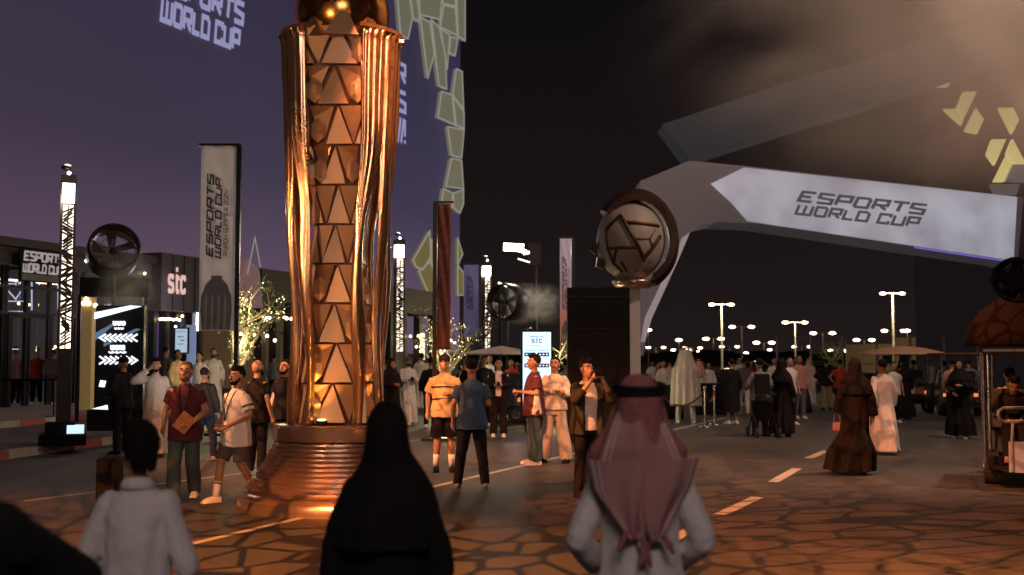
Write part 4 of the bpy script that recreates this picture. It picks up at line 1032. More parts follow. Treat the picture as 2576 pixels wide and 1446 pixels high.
light('flood_glow', 'SPOT', at(1300, 622, 45.0), 550, (1, .85, .65), (-1, 25, 0), spot_size=radians(100), spot_blend=.6, shadow_soft_size=.3)
p = at(1265, 716, 40); ln = thing('street_light', (p.x - .1, p.y, 0), 0, 'slanting lit street lamp head above the distant mist fan', 'street lamp')
MB().tube([(0, 0, 0), (0, 0, p.z - .05)], .05, 8).build('pole', M['black_metal'], ln); MB().box((.1, 0, p.z), (.36, .12, .06), 0, 0, .42).build('lamp_head', M['flood2'], ln)
# ================================================================== LIT TREES
def leaf_mat(nm, c):
    m = mat(nm, c, .6, 0, .4, 6); return m
M['leaf'] = leaf_mat('olive_leaf', (.12, .14, .06)); M['bark'] = mat('bark', (.22, .16, .10), .9, 0, .4, 12, .8, 18)
def lit_tree(base, top, spread, seed, label, lights=True, branches=7, leaf_n=900, glow=1.0, lean=0.0, group='trees wrapped in string lights'):
    rnd = random.Random(seed); t = thing('lit_tree', base, 0, label, 'tree', group)
    H_ = top - base[2]; tr = MB(); tips = []; lp = []
    f0 = Vector((0, 0, H_ * .30)); tr.tube([(0, 0, 0), (.02, 0, H_ * .15), f0], [.10, .085, .075], 9)
    for k in range(branches):
        a = 2 * pi * k / branches + rnd.uniform(-.3, .3); le = rnd.uniform(.6, 1.05)
        p = f0.copy(); d = Vector((cos(a) * spread / H_ * 1.1 + lean, sin(a) * spread / H_ * .8, 1)).normalized(); pts = [p.copy()]
        n = 7
        for i in range(n):
            d = (d + Vector((rnd.uniform(-.22, .22), rnd.uniform(-.22, .22), rnd.uniform(-.08, .12)))).normalized(); p = p + d * H_ * .7 * le / n; pts.append(p.copy()); lp.append((p.copy(), .16 + .30 * i / n))
            if i > 2 and rnd.random() < .7:
                q = p + Vector((rnd.uniform(-1, 1), rnd.uniform(-1, 1), rnd.uniform(0, .8))).normalized() * H_ * .16; tr.tube([p, q], [.016, .006], 5); lp.append((q, .28))
        tr.tube(pts, [.055 - .045 * i / n for i in range(n + 1)], 7)
    tr.build('trunk', M['bark'], t)
    lf = MB()
    for _ in range(int(leaf_n * .45)):
        c_, r_ = rnd.choice(lp); c_ = c_ + Vector([rnd.gauss(0, r_ * .38) for _ in range(3)])
        u_ = Vector([rnd.uniform(-1, 1) for _ in range(3)]).normalized(); v_ = u_.orthogonal().normalized(); s_ = rnd.uniform(.035, .07)
        lf.add([c_ - u_ * s_, c_ + v_ * s_ * .4, c_ + u_ * s_, c_ - v_ * s_ * .4], [(0, 1, 2, 3)])
    tag(lf.build('crown', M['leaf'], t), kind='stuff')
    sl = MB()
    if lights:
        for _ in range(int(230 * glow)):
            c_, r_ = rnd.choice(lp + [(Vector((0, 0, H_ * rnd.uniform(.05, .35))), .06)] * 12); c_ = c_ + Vector([rnd.gauss(0, r_ * .17) for _ in range(3)]); sl.ball(c_, .008, 5, 4)
        tag(sl.build('string_lights', M['tree_led'], t), kind='stuff')
        for dz in (.30, .55, .8): light('tree_glow', 'POINT', Vector(base) + Vector((lean * H_ * .6 * dz, -.35, H_ * dz)), 60 * glow, (1, .84, .46), shadow_soft_size=.2)
    return t
M['tree_led'] = emis('tree_led', (1, .86, .42), 9)
p = at(590, 895, 27.5); lit_tree((p.x, p.y, .27), at(590, 705, 27.5).z, 1.35, 3, 'small tree wrapped in string lights beside the white banner', lean=.25, leaf_n=2000)
p = at(1112, 895, 34.0); lit_tree((p.x, p.y, 0), at(1112, 765, 34).z, 1.5, 11, 'low spreading string lit tree behind the dark red banner', branches=8, leaf_n=1800, glow=.8)
p = at(1408, 895, 29.0); lit_tree((p.x, p.y, 0), 2.35, .45, 5, 'small lit shrub tree left of the black display back', branches=5, leaf_n=500, glow=.4)
# ================================================================== PARKING LOT (right background)
far = [(1815, 766, 2), (1866, 822, 2), (2000, 811, 2), (2245, 738, 2), (2371, 790, 2), (2070, 838, 2), (2174, 855, 2), (1922, 862, 2), (1795, 852, 2), (1631, 831, 1), (2451, 825, 1),
       (2249, 832, 2), (1713, 880, 2), (1650, 874, 2), (2108, 881, 2), (2358, 881, 2), (1742, 875, 2), (1835, 872, 2), (1896, 888, 2), (2218, 874, 2), (2180, 888, 2), (2150, 884, 2), (1655, 892, 2), (2017, 872, 2),
       (2282, 833, 1), (1778, 884, 2), (2232, 884, 1), (2290, 888, 2), (1975, 890, 2), (2062, 892, 2), (2135, 892, 1), (1936, 880, 1), (2330, 890, 1), (1690, 890, 1), (1708, 856, 1)]
LAB = {0: 'tall twin head car park lamp nearest the white arch leg', 3: 'tallest twin head car park lamp right of the plaza centre', 4: 'twin head car park lamp above the right golf carts',
       2: 'twin head car park lamp between the nearest lamp and the tallest one', 9: 'single head car park lamp just right of the pale pillar', 10: 'single head car park lamp at the far right beside the dome canopy',
       1: 'twin head car park lamp just right of the nearest tall one', 5: 'twin head car park lamp above the fence and beige trousers man', 6: 'twin head car park lamp left of the orange canopy cart', 11: 'twin head lamp standing low behind the tallest car park lamp'}
def far_label(x, y, nh):
    for lim, w_ in ((1660, 'beside the pale pillar'), (1700, 'left of the silver caped figure'), (1725, 'just left above the silver hood'), (1750, 'above the silver caped figure'), (1810, 'above the draped counter'), (1880, 'above the long black coat person'),
                    (1950, 'above the grey hoodie man'), (2030, 'above the covered bin'), (2090, 'above the beige trousers man'), (2140, 'just left of the brown robed woman'), (2170, 'above the brown robed woman'), (2200, 'right of the brown robed woman'),
                    (2240, 'above the pale robed man'), (2300, 'above the orange canopy cart'), (2345, 'right of the orange canopy'), (2500, 'near the low beige building end')):
        if x < lim: break
    return ('tiny low ' if y > 885 else 'low ' if y > 870 else 'small ') + ('twin head' if nh == 2 else 'single head') + ' car park lamp ' + w_
for i, (x, y, nh) in enumerate(far):
    Y = 4.9 * F / max(8, HY - y); Y = min(Y, 620)
    H_ = at(x, y, Y).z; p = at(x, y, Y); k = max(1.0, Y / 150)
    t = thing('car_park_lamp', (p.x, Y, 0), 0, LAB.get(i) or far_label(x, y, nh), 'street lamp', 'car park lamps')
    MB().tube([(0, 0, 0), (0, 0, H_)], [.12 * k ** .5, .08 * k ** .5], 6).build('pole', M['pole_grey'], t)
    ww = 24 / F * Y if nh == 2 else 0
    ww *= (1 if y < 850 else .8)
    if nh == 2: MB().box((0, 0, H_ + .02), (ww * 2, .1, .08)).build('arm', M['pole_grey'], t)
    for sx in ((-1, 1) if nh == 2 else (0,)):
        rr = (8.5 if y < 870 else 6.0) / F * Y; MB().ball((sx * ww, 0, H_ + (.0 if nh == 2 else .1)), (rr, rr * .7, rr * .42), 12, 8).build('lamp_head', M['lamp_far'], t)
    if i in (0, 2, 3, 4): light('car_park_light', 'POINT', (p.x, Y - 1.5, H_ - .5), 1500, (1, .78, .48), shadow_soft_size=.4)
# low far building, hedge, fence, small tree
p = at(2270, 895, 125); t = thing('low_building', (p.x, p.y, 0), 0, 'long low beige building beyond the car park behind the tallest lamp', 'building')
a = at(2160, 866, 125).x - p.x; b = at(2400, 866, 125).x - p.x; zl = at(2200, 866, 125).z; zh = at(2300, 848, 125).z
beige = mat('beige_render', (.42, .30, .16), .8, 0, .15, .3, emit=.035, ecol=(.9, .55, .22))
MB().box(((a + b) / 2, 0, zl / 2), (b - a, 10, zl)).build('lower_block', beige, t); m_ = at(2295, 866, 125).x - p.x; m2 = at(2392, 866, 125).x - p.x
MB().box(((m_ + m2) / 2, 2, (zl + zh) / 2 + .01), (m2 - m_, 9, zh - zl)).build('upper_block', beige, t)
for k in range(5): MB().box((a + (b - a) * (.15 + .17 * k), -5.03, 1.6), (1.3, .06, 1.2)).build('window', M['glass'], t)
hd = MB(); vs = []; random.seed(3)
for i in range(200):
    x = -60 + i * 1.4; hd.box((x, 230 + random.uniform(-6, 6), .9 + random.uniform(0, .5)), (2.2, 3, 2.2 + random.uniform(0, 1.2)), random.uniform(0, 1))
tag(hd.build('far_hedge', mat('dark_hedge', (.02, .022, .014), .9, 0, .5, .5)), 'dark band of far hedges and low walls along the horizon', 'hedge', kind='stuff')
fx = thing('mesh_fence', (at(2100, 895, 55).x, 55, 0), 0, 'tall thin post and wire fence beyond the crowd at right', 'fence')
for px in (1955, 2040, 2120, 2205, 2290, 2375, 2460):
    MB().tube([(at(px, 895, 55).x - fx.location.x, 0, 0), (at(px, 895, 55).x - fx.location.x, 0, 2.75)], .06, 8).build('post', M['pole_grey'], fx)
a, b = at(1955, 895, 55).x - fx.location.x, at(2460, 895, 55).x - fx.location.x
for z_ in (2.7, 1.4, .1): MB().tube([(a, 0, z_), (b, 0, z_)], .015, 5).build('wire', M['pole_grey'], fx)
p = at(2092, 895, 80); t = lit_tree((p.x, p.y, 0), at(2092, 862, 80).z + .2, 1.2, 21, 'small bushy tree beyond the fence lit by car park lamps', lights=False, leaf_n=1500, group='trees beyond the fence')
light('car_park_light', 'POINT', (p.x, 77, 4.5), 350, (.9, .9, .4), shadow_soft_size=.3)
# low beige wall across the far plaza edge
p = gp(2000, 1000); tag(MB().box((at(1800, 895, 60).x, 60, .45), (26, .3, .9)).build('boundary_wall', mat('dim_wall', (.10, .09, .085), .8)), 'low grey boundary wall behind the crowd at right', 'wall')
# dark car-like silhouettes in the car park
def car(loc, rz, colr, label, s=1.0):
    t = thing('parked_car', loc, rz, label, 'car', 'cars parked beyond the crowd'); pm = mat('car_paint', colr, .3, .3, .1, 2, coat=.6)
    mb = MB(); Pr = [(-2.1, .35), (-2.15, .75), (-1.7, .92), (-1.1, .98), (-.55, 1.42), (.9, 1.45), (1.55, 1.0), (2.1, .9), (2.15, .45), (2.0, .3)]
    mb.prism([Vector((x * s, -.85 * s, z_ * s)) for x, z_ in Pr], (0, 1.7 * s, 0)); o = mb.build('body', pm, t); o.modifiers.new('b', 'BEVEL').width = .06
    for sy in (-1, 1):
        mb = MB(); mb.prism([Vector((x * s, sy * .86 * s, z_ * s)) for x, z_ in ((-.95, 1.0), (-.5, 1.36), (.85, 1.38), (1.35, 1.02))], (0, sy * .01, 0)); mb.build('side_window', M['glass'], t)
        for sx in (-1.35, 1.35): MB().tube([(sx * s, sy * .70 * s, .33 * s), (sx * s, sy * .88 * s, .33 * s)], .33 * s, 18).build('wheel', M['rubber'], t)
    for sy in (-.6, .6): MB().box((-2.13 * s, sy * s, .68 * s), (.05, .3, .12)).build('headlight', M['eye'], t)
    return t
car((at(2030, 895, 72).x, 72, 0), .1, (.05, .05, .06), 'dark saloon car parked beyond the fence')
car((at(1880, 895, 78).x, 78, 0), .05, (.12, .12, .13), 'grey saloon car parked behind the long coat person')
# ================================================================== GOLF CARTS
def cart(loc, rz, label, body, roof='flat', roofmat=None, rear_seat=True, s=1.0, canopy_r=1.5, rail=False, tail=True):
    """front of the cart points to local +Y, the rear to -Y"""
    t = thing('golf_cart', loc, rz, label, 'golf cart', 'golf carts'); bm = body
    mb = MB(); mb.box((0, 0, .34), (1.16, 2.5, .14)); mb.build('chassis', M['black_metal'], t)
    mb = MB(); mb.prism([Vector((-.56, y, z_)) for y, z_ in ((.75, .41), (1.25, .41), (1.28, .62), (1.1, .88), (.78, .95))], (1.12, 0, 0)); o = mb.build('front_cowl', bm, t); o.modifiers.new('b', 'BEVEL').width = .05
    mb = MB(); mb.prism([Vector((-.56, y, z_)) for y, z_ in ((-.85, .41), (-.80, .80), (.0, .80), (.05, .41))], (1.12, 0, 0)); o = mb.build('seat_box', bm, t); o.modifiers.new('b', 'BEVEL').width = .04
    mb = MB(); mb.box((0, -.22, .86), (1.06, .48, .11)); o = mb.build('seat', M['seat'], t); o.modifiers.new('b', 'BEVEL').width = .03
    mb = MB(); mb.box((0, -.50, 1.12), (1.06, .10, .42), 0, radians(8)); o = mb.build('backrest', M['seat'], t); o.modifiers.new('b', 'BEVEL').width = .03
    if rear_seat:
        mb = MB(); mb.box((0, -.78, .86), (1.06, .44, .11)); mb.build('rear_seat', M['seat'], t)
        mb = MB(); mb.box((0, -1.42, .29), (1.04, .42, .05)); mb.build('footboard', M['black_metal'], t)
    for sx in (-1, 1):
        for y in (-.85, .85):
            w = MB().tube([(sx * .44, y, .24), (sx * .63, y, .24)], .24, 22).build('wheel', M['rubber'], t); MB().tube([(sx * .632, y, .24), (sx * .645, y, .24)], .13, 14).build('rim', M['steel'], w)
        MB().tube([(sx * .54, 1.0, .85), (sx * .52, .62, 1.82)], .022, 8).build('roof_post', M['steel'], t)
        MB().tube([(sx * .54, -1.0, .5), (sx * .54, -1.02, 1.82)], .022, 8).build('roof_post', M['steel'], t)
        MB().box((sx * .42, 1.285, .62), (.16, .03, .09)).build('headlight', M['lampglass'], t)
        if tail: MB().box((sx * .46, -.88, .62), (.12, .03, .10)).build('tail_light', M['tail'], t)
    mb = MB(); mb.tube([(-.28, .80, .92), (-.28, .45, 1.12)], .02, 8); pts = [(-.28 + .17 * cos(a), .43 + .07 * sin(a), 1.13 + .15 * sin(a)) for a in [2 * pi * k / 16 for k in range(17)]]; mb.tube(pts, .014, 6); mb.build('steering_wheel', M['black'], t)
    if roof == 'flat': mb = MB(); mb.box((0, -.2, 1.86), (1.26, 1.9, .07)); o = mb.build('roof', roofmat, t); o.modifiers.new('b', 'BEVEL').width = .03
    else:
        R = canopy_r; n = 8 if roof == 'peak' else 40; vs = [(0, -.2, 1.86 + (.22 if roof == 'peak' else .26))]; K = 6
        for j in range(1, K + 1):
            q = j / K; hh = (1 - q) * .22 if roof == 'peak' else .26 * (1 - q ** 2.0)
            for i in range(n): a = 2 * pi * i / n + pi / 8; vs.append((R * q * cos(a), -.2 + R * q * sin(a) * .9, 1.86 + hh))
        fs = [(0, 1 + i, 1 + (i + 1) % n) for i in range(n)]
        for j in range(K - 1): fs += [(1 + j * n + i, 1 + (j + 1) * n + i, 1 + (j + 1) * n + (i + 1) % n, 1 + j * n + (i + 1) % n) for i in range(n)]
        o = MB().add(vs, fs).build('canopy', roofmat, t, roof != 'peak'); md = o.modifiers.new('s', 'SOLIDIFY'); md.thickness = .02
        MB().box((0, -.2, 1.83), (1.1, 1.7, .03)).build('roof_frame', M['steel'], t)
        for i in range(8):
            a = 2 * pi * i / 8 + pi / 8; MB().tube([(0, -.2, 1.86 + (.19 if roof == 'peak' else .22)), (R * .55 * cos(a), -.2 + R * .55 * .9 * sin(a), 1.93), (R * cos(a), -.2 + R * .9 * sin(a), 1.85)], .012, 5).build('canopy_rib', M['black_metal'], t)
    return t
M['seat'] = mat('cart_seat', (.035, .03, .03), .6, 0, .2, 10); M['lampglass'] = mat('headlight_glass', (.5, .5, .5), .2); M['tail'] = emis('tail_light', (1, .22, .05), 1.2)
cb = mat('cart_body_dark', (.03, .03, .04), .35, 0, .1, 3, coat=.5); cwh = mat('cart_body_white', (.55, .52, .5), .4, 0, .1, 3, coat=.3)
canv_o = mat('orange_canvas', (.62, .36, .24), .8, 0, .1, 3, .2, 10); canv_w = mat('pale_canvas', (.45, .38, .33), .8, 0, .2, 3, .2, 10); canv_b = mat('dark_canvas', (.016, .009, .007), .9, 0, .2, 3, .2, 10, spec=.05)
gA = gp(2300, 1036); cart((gA.x, gA.y + 1.2, 0), .0, 'golf cart with a domed orange canopy and tail lamps, driver in orange', cb, 'dome', canv_o, canopy_r=1.45)
lp_ = at(2312, 992, gA.y); 
for dx, ee in ((-.2, 2.5), (.28, 9)): pass
tag(MB().box((gA.x + .05, gA.y + .28, .72), (.78, .04, .3)).build('rear_plate', mat('rear_panel', (.5, .3, .25), .4)), 'pale orange lit rear panel of the domed canopy cart', 'panel')
MBp = bpy.data.objects['rear_plate']; MBp.parent = [o for o in bpy.data.objects if o.name == 'golf_cart'][0]
MBp.matrix_parent_inverse = Matrix.Translation(-Vector(MBp.parent.location)); MBp.name = 'rear_panel'
for k in ('label', 'category'):
    if k in MBp: del MBp[k]
gB = gp(2440, 1048); cart((gB.x + .1, gB.y + 1.5, 0), -.15, 'golf cart with flat dark red roof partly behind black robed woman', cb, 'flat', mat('red_roof', (.16, .05, .05), .5))
gC = gp(1262, 1040); cart((at(1245, 895, 31).x, 31.5, 0), 1.2, 'golf cart under a pointed pale canopy behind the central crowd', cb, 'peak', canv_w, canopy_r=1.35)
# large cart at the right edge
GX = at(2590, 895, 15.4)
BRZ = -.42
big = cart((GX.x + .62, 16.75, 0), BRZ, 'large dark golf cart at the right edge with passenger on rear seat', cb, 'flat', mat('cart_roof_dark', (.03, .022, .02), .5), tail=False)
MB().tube([(-.60, -1.58, .35), (-.60, -1.58, 1.84)], .03, 10).build('roof_post', M['steel'], big)
R0 = at(2512, 1042, 15.0); mb = MB()
RBI = Matrix.Rotation(-BRZ, 3, 'Z')
def bl(px, py):
    q = at(px, py, 15.0) - Vector(big.location); return RBI @ q
mb.tube([bl(2660, 1026), bl(2524, 1026), bl(2513, 1033), bl(2510, 1043), bl(2515, 1054), bl(2526, 1060), bl(2660, 1060)], .02, 8)
mb.tube([bl(2548, 1060), bl(2545, 1130), bl(2548, 1185)], .02, 8); mb.build('grab_rail', mat('white_rail', (.5, .45, .42), .3, .6), big)
MB().box(bl(2565, 1150), (.26, .05, .40)).build('side_panel', mat('blue_white_panel', (.30, .33, .42), .4, 0, .3, 4), big)
# dome canopy above the right edge
cn = at(2712, 895, 13.0); dm = thing('dome_canopy', (cn.x, 13.6, 0), 0, 'round dark canopy parasol with warm lit rim cut by the right edge', 'parasol')
vs = []; fs = []; n = 48; K = 10; R = .98; zc_ = at(2560, 868, 13).z
for j in range(K + 1):
    q = j / K * pi / 2
    for i in range(n): a = 2 * pi * i / n; vs.append((R * cos(q) * cos(a), R * cos(q) * sin(a), zc_ + .72 * sin(q)))
fs = [(j * n + i, j * n + (i + 1) % n, (j + 1) * n + (i + 1) % n, (j + 1) * n + i) for j in range(K) for i in range(n)]
o = MB().add(vs, fs).build('canopy', canv_b, dm, True); md = o.modifiers.new('s', 'SOLIDIFY'); md.thickness = .02
MB().tube([(0.1, 0, 0), (0.1, 0, zc_ + .7)], .025, 8).build('pole', M['black_metal'], dm)
MB().box((0.1, 0, .03), (.5, .5, .06)).build('foot', M['black_metal'], dm)
# ================================================================== STANCHIONS, BOXES
def stanchion(px, py, label):
    p = gp(px, py); t = thing('rope_stanchion', p, 0, label, 'stanchion', 'chrome rope stanchions')
    MB().loft([(0, 0, 0, .17, .17), (0, 0, .02, .17, .17), (0, 0, .05, .06, .06), (0, 0, .06, .03, .03)], 24).build('foot', M['steel'], t, True)
    MB().tube([(0, 0, .05), (0, 0, .96)], .026, 12).build('post', M['steel'], t); MB().ball((0, 0, 1.0), .05, 14, 10).build('finial', M['steel'], t, True)
    return p
s1 = stanchion(1774, 1075, 'chrome rope stanchion in front of the pair right of silver figure')
s2 = stanchion(1798, 1069, 'chrome rope stanchion just behind and right of its twin')
s3 = stanchion(1652, 1062, 'chrome rope stanchion left of the silver caped figure')
def rope(a, b, sag, label):
    pts = [Vector(a).lerp(Vector(b), i / 16) + Vector((0, 0, .92 - sag * 4 * (i / 16) * (1 - i / 16))) for i in range(17)]
    tag(MB().tube(pts, .022, 8).build('barrier_rope', mat('red_velvet', (.14, .02, .02), .8)), label, 'rope')
rope(s3, s1, .42, 'dark red barrier rope sagging in front of silver caped figure')
rope(s1 + Vector((0.02, 0.02, 0)), s2, .3, 'short dark red rope hanging between the two close stanchions')
p = gp(1790, 1050); p.y += 1.2; t = thing('draped_table', (at(1800, 895, p.y).x, p.y + .6, 0), 0, 'low black draped counter behind the rope stanchions', 'table')
MB().box((0, 0, .48), (1.25, .6, .96)).build('drape', M['black'], t)
t = thing('draped_table', (at(1665, 895, 33).x, 33, 0), 0, 'round black covered seat left of the silver caped figure', 'table')
MB().loft([(0, 0, .0, .62, .5), (0, 0, .6, .6, .5), (0, 0, .85, .5, .4), (0, 0, .95, .3, .25)], 24).build('cover', M['black'], t, True)
p = gp(2010, 1037); t = thing('covered_bin', p, 0, 'tall dark purple covered conical bin beside the black robed woman', 'bin')
MB().loft([(0, 0, 0, .42, .38), (0, 0, .5, .36, .34), (0, 0, 1.0, .22, .22), (0, 0, 1.08, .16, .16)], 20).build('cover', cm('purple'), t, True)
p = gp(275, 1262); t = thing('road_case', p, .12, 'upright black case on the asphalt left of the boy', 'case')
o = MB().box((0, 0, .27), (.27, .3, .54)).build('body', M['black'], t); o.modifiers.new('b', 'BEVEL').width = .02
MB().box((.07, -.158, .32), (.03, .012, .35)).build('edge_strip', M['black_metal'], t); MB().tube([(-.06, 0, .54), (-.06, 0, .58), (.06, 0, .58), (.06, 0, .54)], .01, 6).build('handle', M['black_metal'], t)
# pavilion queue sign
p = gp(138, 1042, .27); p = at(138, 895, 29); t = thing('queue_sign', (p.x, p.y, .27), .1, 'small framed sign on a slim post before the pavilion', 'sign')
MB().tube([(0, 0, 0), (0, 0, 1.05)], .02, 8).build('post', M['black_metal'], t); MB().box((0, -.02, 1.25), (.5, .04, .4)).build('plate', M['fascia'], t); MB().tube([(0, 0, 0), (0, 0, .02)], .22, 20).build('foot', M['black_metal'], t)
p = at(30, 895, 29.3); t = thing('barrier_post', (p.x, p.y, .27), 0, 'belt barrier between slim posts at the far left pavilion', 'barrier')
for dx in (-.6, 1.2): MB().tube([(dx, 0, 0), (dx, 0, .98)], .03, 10).build('post', M['black_metal'], t); MB().tube([(dx, 0, 0), (dx, 0, .02)], .18, 18).build('foot', M['black_metal'], t)
MB().box((.3, 0, .92), (1.8, .01, .06)).build('belt', M['black'], t)
# ================================================================== PEOPLE
# local frame of a person: feet at z=0, facing -Y, built for a height of 1.76 m and scaled
ARM = {'down': ((.245, .03, 1.15), (.255, -.06, .90)), 'downf': ((.235, -.06, 1.17), (.22, -.20, .95)), 'downb': ((.235, .12, 1.17), (.24, .14, .92)),
 'look': ((.235, .0, 1.15), (.07, -.25, 1.17)), 'ear': ((.38, -.05, 1.36), (.13, -.05, 1.57)), 'cam': ((.25, -.20, 1.26), (.07, -.30, 1.52)),
 'cross': ((.25, -.02, 1.17), (-.08, -.21, 1.20)), 'belly': ((.26, .02, 1.14), (.08, -.24, 1.06)), 'hip': ((.37, .05, 1.18), (.20, -.04, 1.00)),
 'hold': ((.25, .02, 1.15), (.10, -.22, 1.00)), 'bag': ((.24, .02, 1.15), (.24, -.14, .96)), 'fwd': ((.27, .02, 1.16), (.24, -.24, 1.08)), 'reach': ((.25, -.22, 1.33), (.20, -.48, 1.28))}
LEG = {'stand': (((-.10, -.01, .50), (-.12, .02, .09)), ((.10, -.01, .50), (.12, .02, .09))),
 'wide': (((-.14, -.01, .50), (-.19, .02, .09)), ((.14, -.01, .50), (.19, .02, .09))),
 'walk': (((-.10, -.16, .53), (-.10, -.24, .10)), ((.10, .0, .50), (.10, .26, .15))),
 'walk2': (((-.10, .0, .50), (-.10, .26, .15)), ((.10, -.16, .53), (.10, -.24, .10))),
 'sit': (((-.11, -.42, .90), (-.11, -.44, .48)), ((.11, -.42, .90), (.11, -.44, .48)))}
def hand(mb, w, d, side, curl=.5, r=.0105):
    """palm, four unequal bent fingers and a thumb, from wrist w along d"""
    d = Vector(d).normalized(); inn = Vector((-side, 0, 0)); inn = (inn - d * inn.dot(d)); inn = inn.normalized() if inn.length > .05 else Vector((0, -1, 0))
    fw = d.cross(inn).normalized()
    if fw.y > 0: fw = -fw       # palm width axis, thumb side towards the front
    w = Vector(w); pc = w + d * .055
    mb.tube([w, w + d * .03, w + d * .06, w + d * .085], [.026, .033, .036, .030], 10, 'round', flat=.62)
    for k, (off, ln) in enumerate(((-.030, .062), (-.010, .074), (.010, .080), (.030, .072))):
        p0 = w + d * .078 + fw * off * .95; p1 = p0 + (d * (1 - curl * .3) + inn * curl * .5).normalized() * ln * .5; p2 = p1 + (d * (1 - curl) + inn * curl).normalized() * ln * .5
        mb.tube([p0, p1, p2], [r, r * .92, r * .8], 6, 'round')
    t0 = w + d * .03 + fw * .026; t1 = t0 + (d * .5 + fw * .8 + inn * .25).normalized() * .035; t2 = t1 + (d * .9 + fw * .2 + inn * .3).normalized() * .032
    mb.tube([t0, t1, t2], [r * 1.2, r * 1.1, r * .9], 6, 'round')
def head_geo(mb):
    mb.ball((0, .012, 1.655), (.078, .096, .108), 18, 14); mb.ball((0, -.035, 1.60), (.062, .062, .075), 14, 10); mb.ball((0, -.062, 1.553), (.032, .030, .022), 10, 8)
    mb.tube([(0, -.088, 1.665), (0, -.104, 1.640), (0, -.118, 1.618)], [.009, .012, .016], 8, 'round')
    mb.ball((0, -.092, 1.586), (.024, .014, .008), 8, 6); mb.ball((0, -.090, 1.575), (.021, .013, .008), 8, 6)
    mb.ball((-.033, -.078, 1.678), (.026, .013, .009), 8, 6); mb.ball((.033, -.078, 1.678), (.026, .013, .009), 8, 6)
    for s in (-1, 1): mb.ball((s * .045, -.062, 1.618), (.024, .020, .020), 8, 6); mb.ball((s * .080, .008, 1.640), (.012, .020, .032), 8, 8)
def body_geo(arms, legs, female=False, seed=0, near=True):
    mb = MB(); k = .94 if female else 1.0
    mb.loft([(0, 0, .84, .12, .10), (0, 0, .90, .158, .115), (0, 0, .98, .16 * k, .112), (0, -.005, 1.10, .14 * k, .10), (0, -.01, 1.25, .155 * k, .112), (0, 0, 1.36, .160 * k, .100), (0, .005, 1.42, .125 * k, .080), (0, .01, 1.46, .06, .055)], 20)
    mb.tube([(0, .02, 1.43), (0, .012, 1.50), (0, .0, 1.58)], [.062, .055, .056], 12)
    head_geo(mb)
    for s, a in ((-1, arms[0]), (1, arms[1])):
        e, w = ARM[a]; sh = Vector((s * .148 * k, .005, 1.388)); e = Vector((s * e[0], e[1], e[2])); w = Vector((s * w[0], w[1], w[2]))
        m1 = sh.lerp(e, .45); m2 = e.lerp(w, .35)
        mb.tube([sh, m1, e], [.048, .045, .038], 10, 'round'); mb.tube([e, m2, w], [.038, .039, .026], 10, 'round')
        if near: hand(mb, w, w - e, s, .65 if a in ('cross', 'belly', 'look', 'cam', 'hold', 'ear') else .4)
        else: mb.tube([w, w + (w - e).normalized() * .12], [.03, .03], 8, 'round', .6)
    for s, (kn, an) in zip((-1, 1), LEG[legs]):
        hp = Vector((s * .085, 0, .90)); kn = Vector(kn); an = Vector(an)
        mb.tube([hp, hp.lerp(kn, .5), kn], [.088, .078, .056], 12, 'round'); mb.tube([kn, kn.lerp(an, .35), an], [.054, .056, .037], 12, 'round')
        mb.tube([an + Vector((0, .03, -.045)), an + Vector((0, -.06, -.05)), an + Vector((0, -.15, -.062))], [.038, .038, .026], 10, 'round', .8)
    return mb
def arms_tube(mb, arms, r0, r1, r2, upto=1.0, k=1.0):
    for s, a in ((-1, arms[0]), (1, arms[1])):
        e, w = ARM[a]; sh = Vector((s * .152 * k, .005, 1.392)); e = Vector((s * e[0], e[1], e[2])); w = Vector((s * w[0], w[1], w[2]))
        if upto <= 1: q = sh.lerp(e, upto); mb.tube([sh, sh.lerp(q, .5), q], [r0, (r0 + r1) / 2, r1], 12, 'round' if upto >= .99 else True)
        else: mb.tube([sh, sh.lerp(e, .5), e], [r0, (r0 + r1) / 2, r1], 12, 'round'); q = e.lerp(w, upto - 1); mb.tube([e, e.lerp(q, .5), q], [r1, (r1 + r2) / 2, r2], 12)
def shirt_geo(arms, sleeve=.6, hem=.80, loose=0.0, k=1.0, seed=0):
    mb = MB(); L_ = loose
    mb.loft([(0, 0, hem, .185 + L_, .142 + L_), (0, 0, (hem + 1.05) / 2, .182 + L_ * .8, .138 + L_), (0, 0, 1.07, .168 + L_ * .5, .128 + L_), (0, -.005, 1.22, .178 + L_ * .3, .135 + L_ * .5), (0, 0, 1.35, .190, .130), (0, .005, 1.42, .158, .105), (0, .01, 1.465, .090, .078), (0, .012, 1.487, .070, .066)], 28, 5, [.035, .03, .022, .012, .004, 0, 0, 0], seed)
    arms_tube(mb, arms, .074, .066 + L_ * .3, .048, sleeve, k); return mb
def trousers_geo(legs, short=False, wide=0.0):
    mb = MB(); mb.loft([(0, 0, .80, .15, .12), (0, 0, .88, .178, .135), (0, 0, .98, .17, .125), (0, 0, 1.02, .155, .115)], 20)
    for s, (kn, an) in zip((-1, 1), LEG[legs]):
        hp = Vector((s * .085, 0, .88)); kn = Vector(kn); an = Vector(an)
        if short: q = hp.lerp(kn, .93); mb.tube([hp, hp.lerp(q, .5), q], [.104, .104, .098 + wide], 14)
        else: q = an + Vector((0, 0, -.03)); mb.tube([hp, hp.lerp(kn, .5), kn, kn.lerp(q, .5), q], [.104, .096, .078 + wide * .6, .070 + wide, .062 + wide], 14)
    return mb
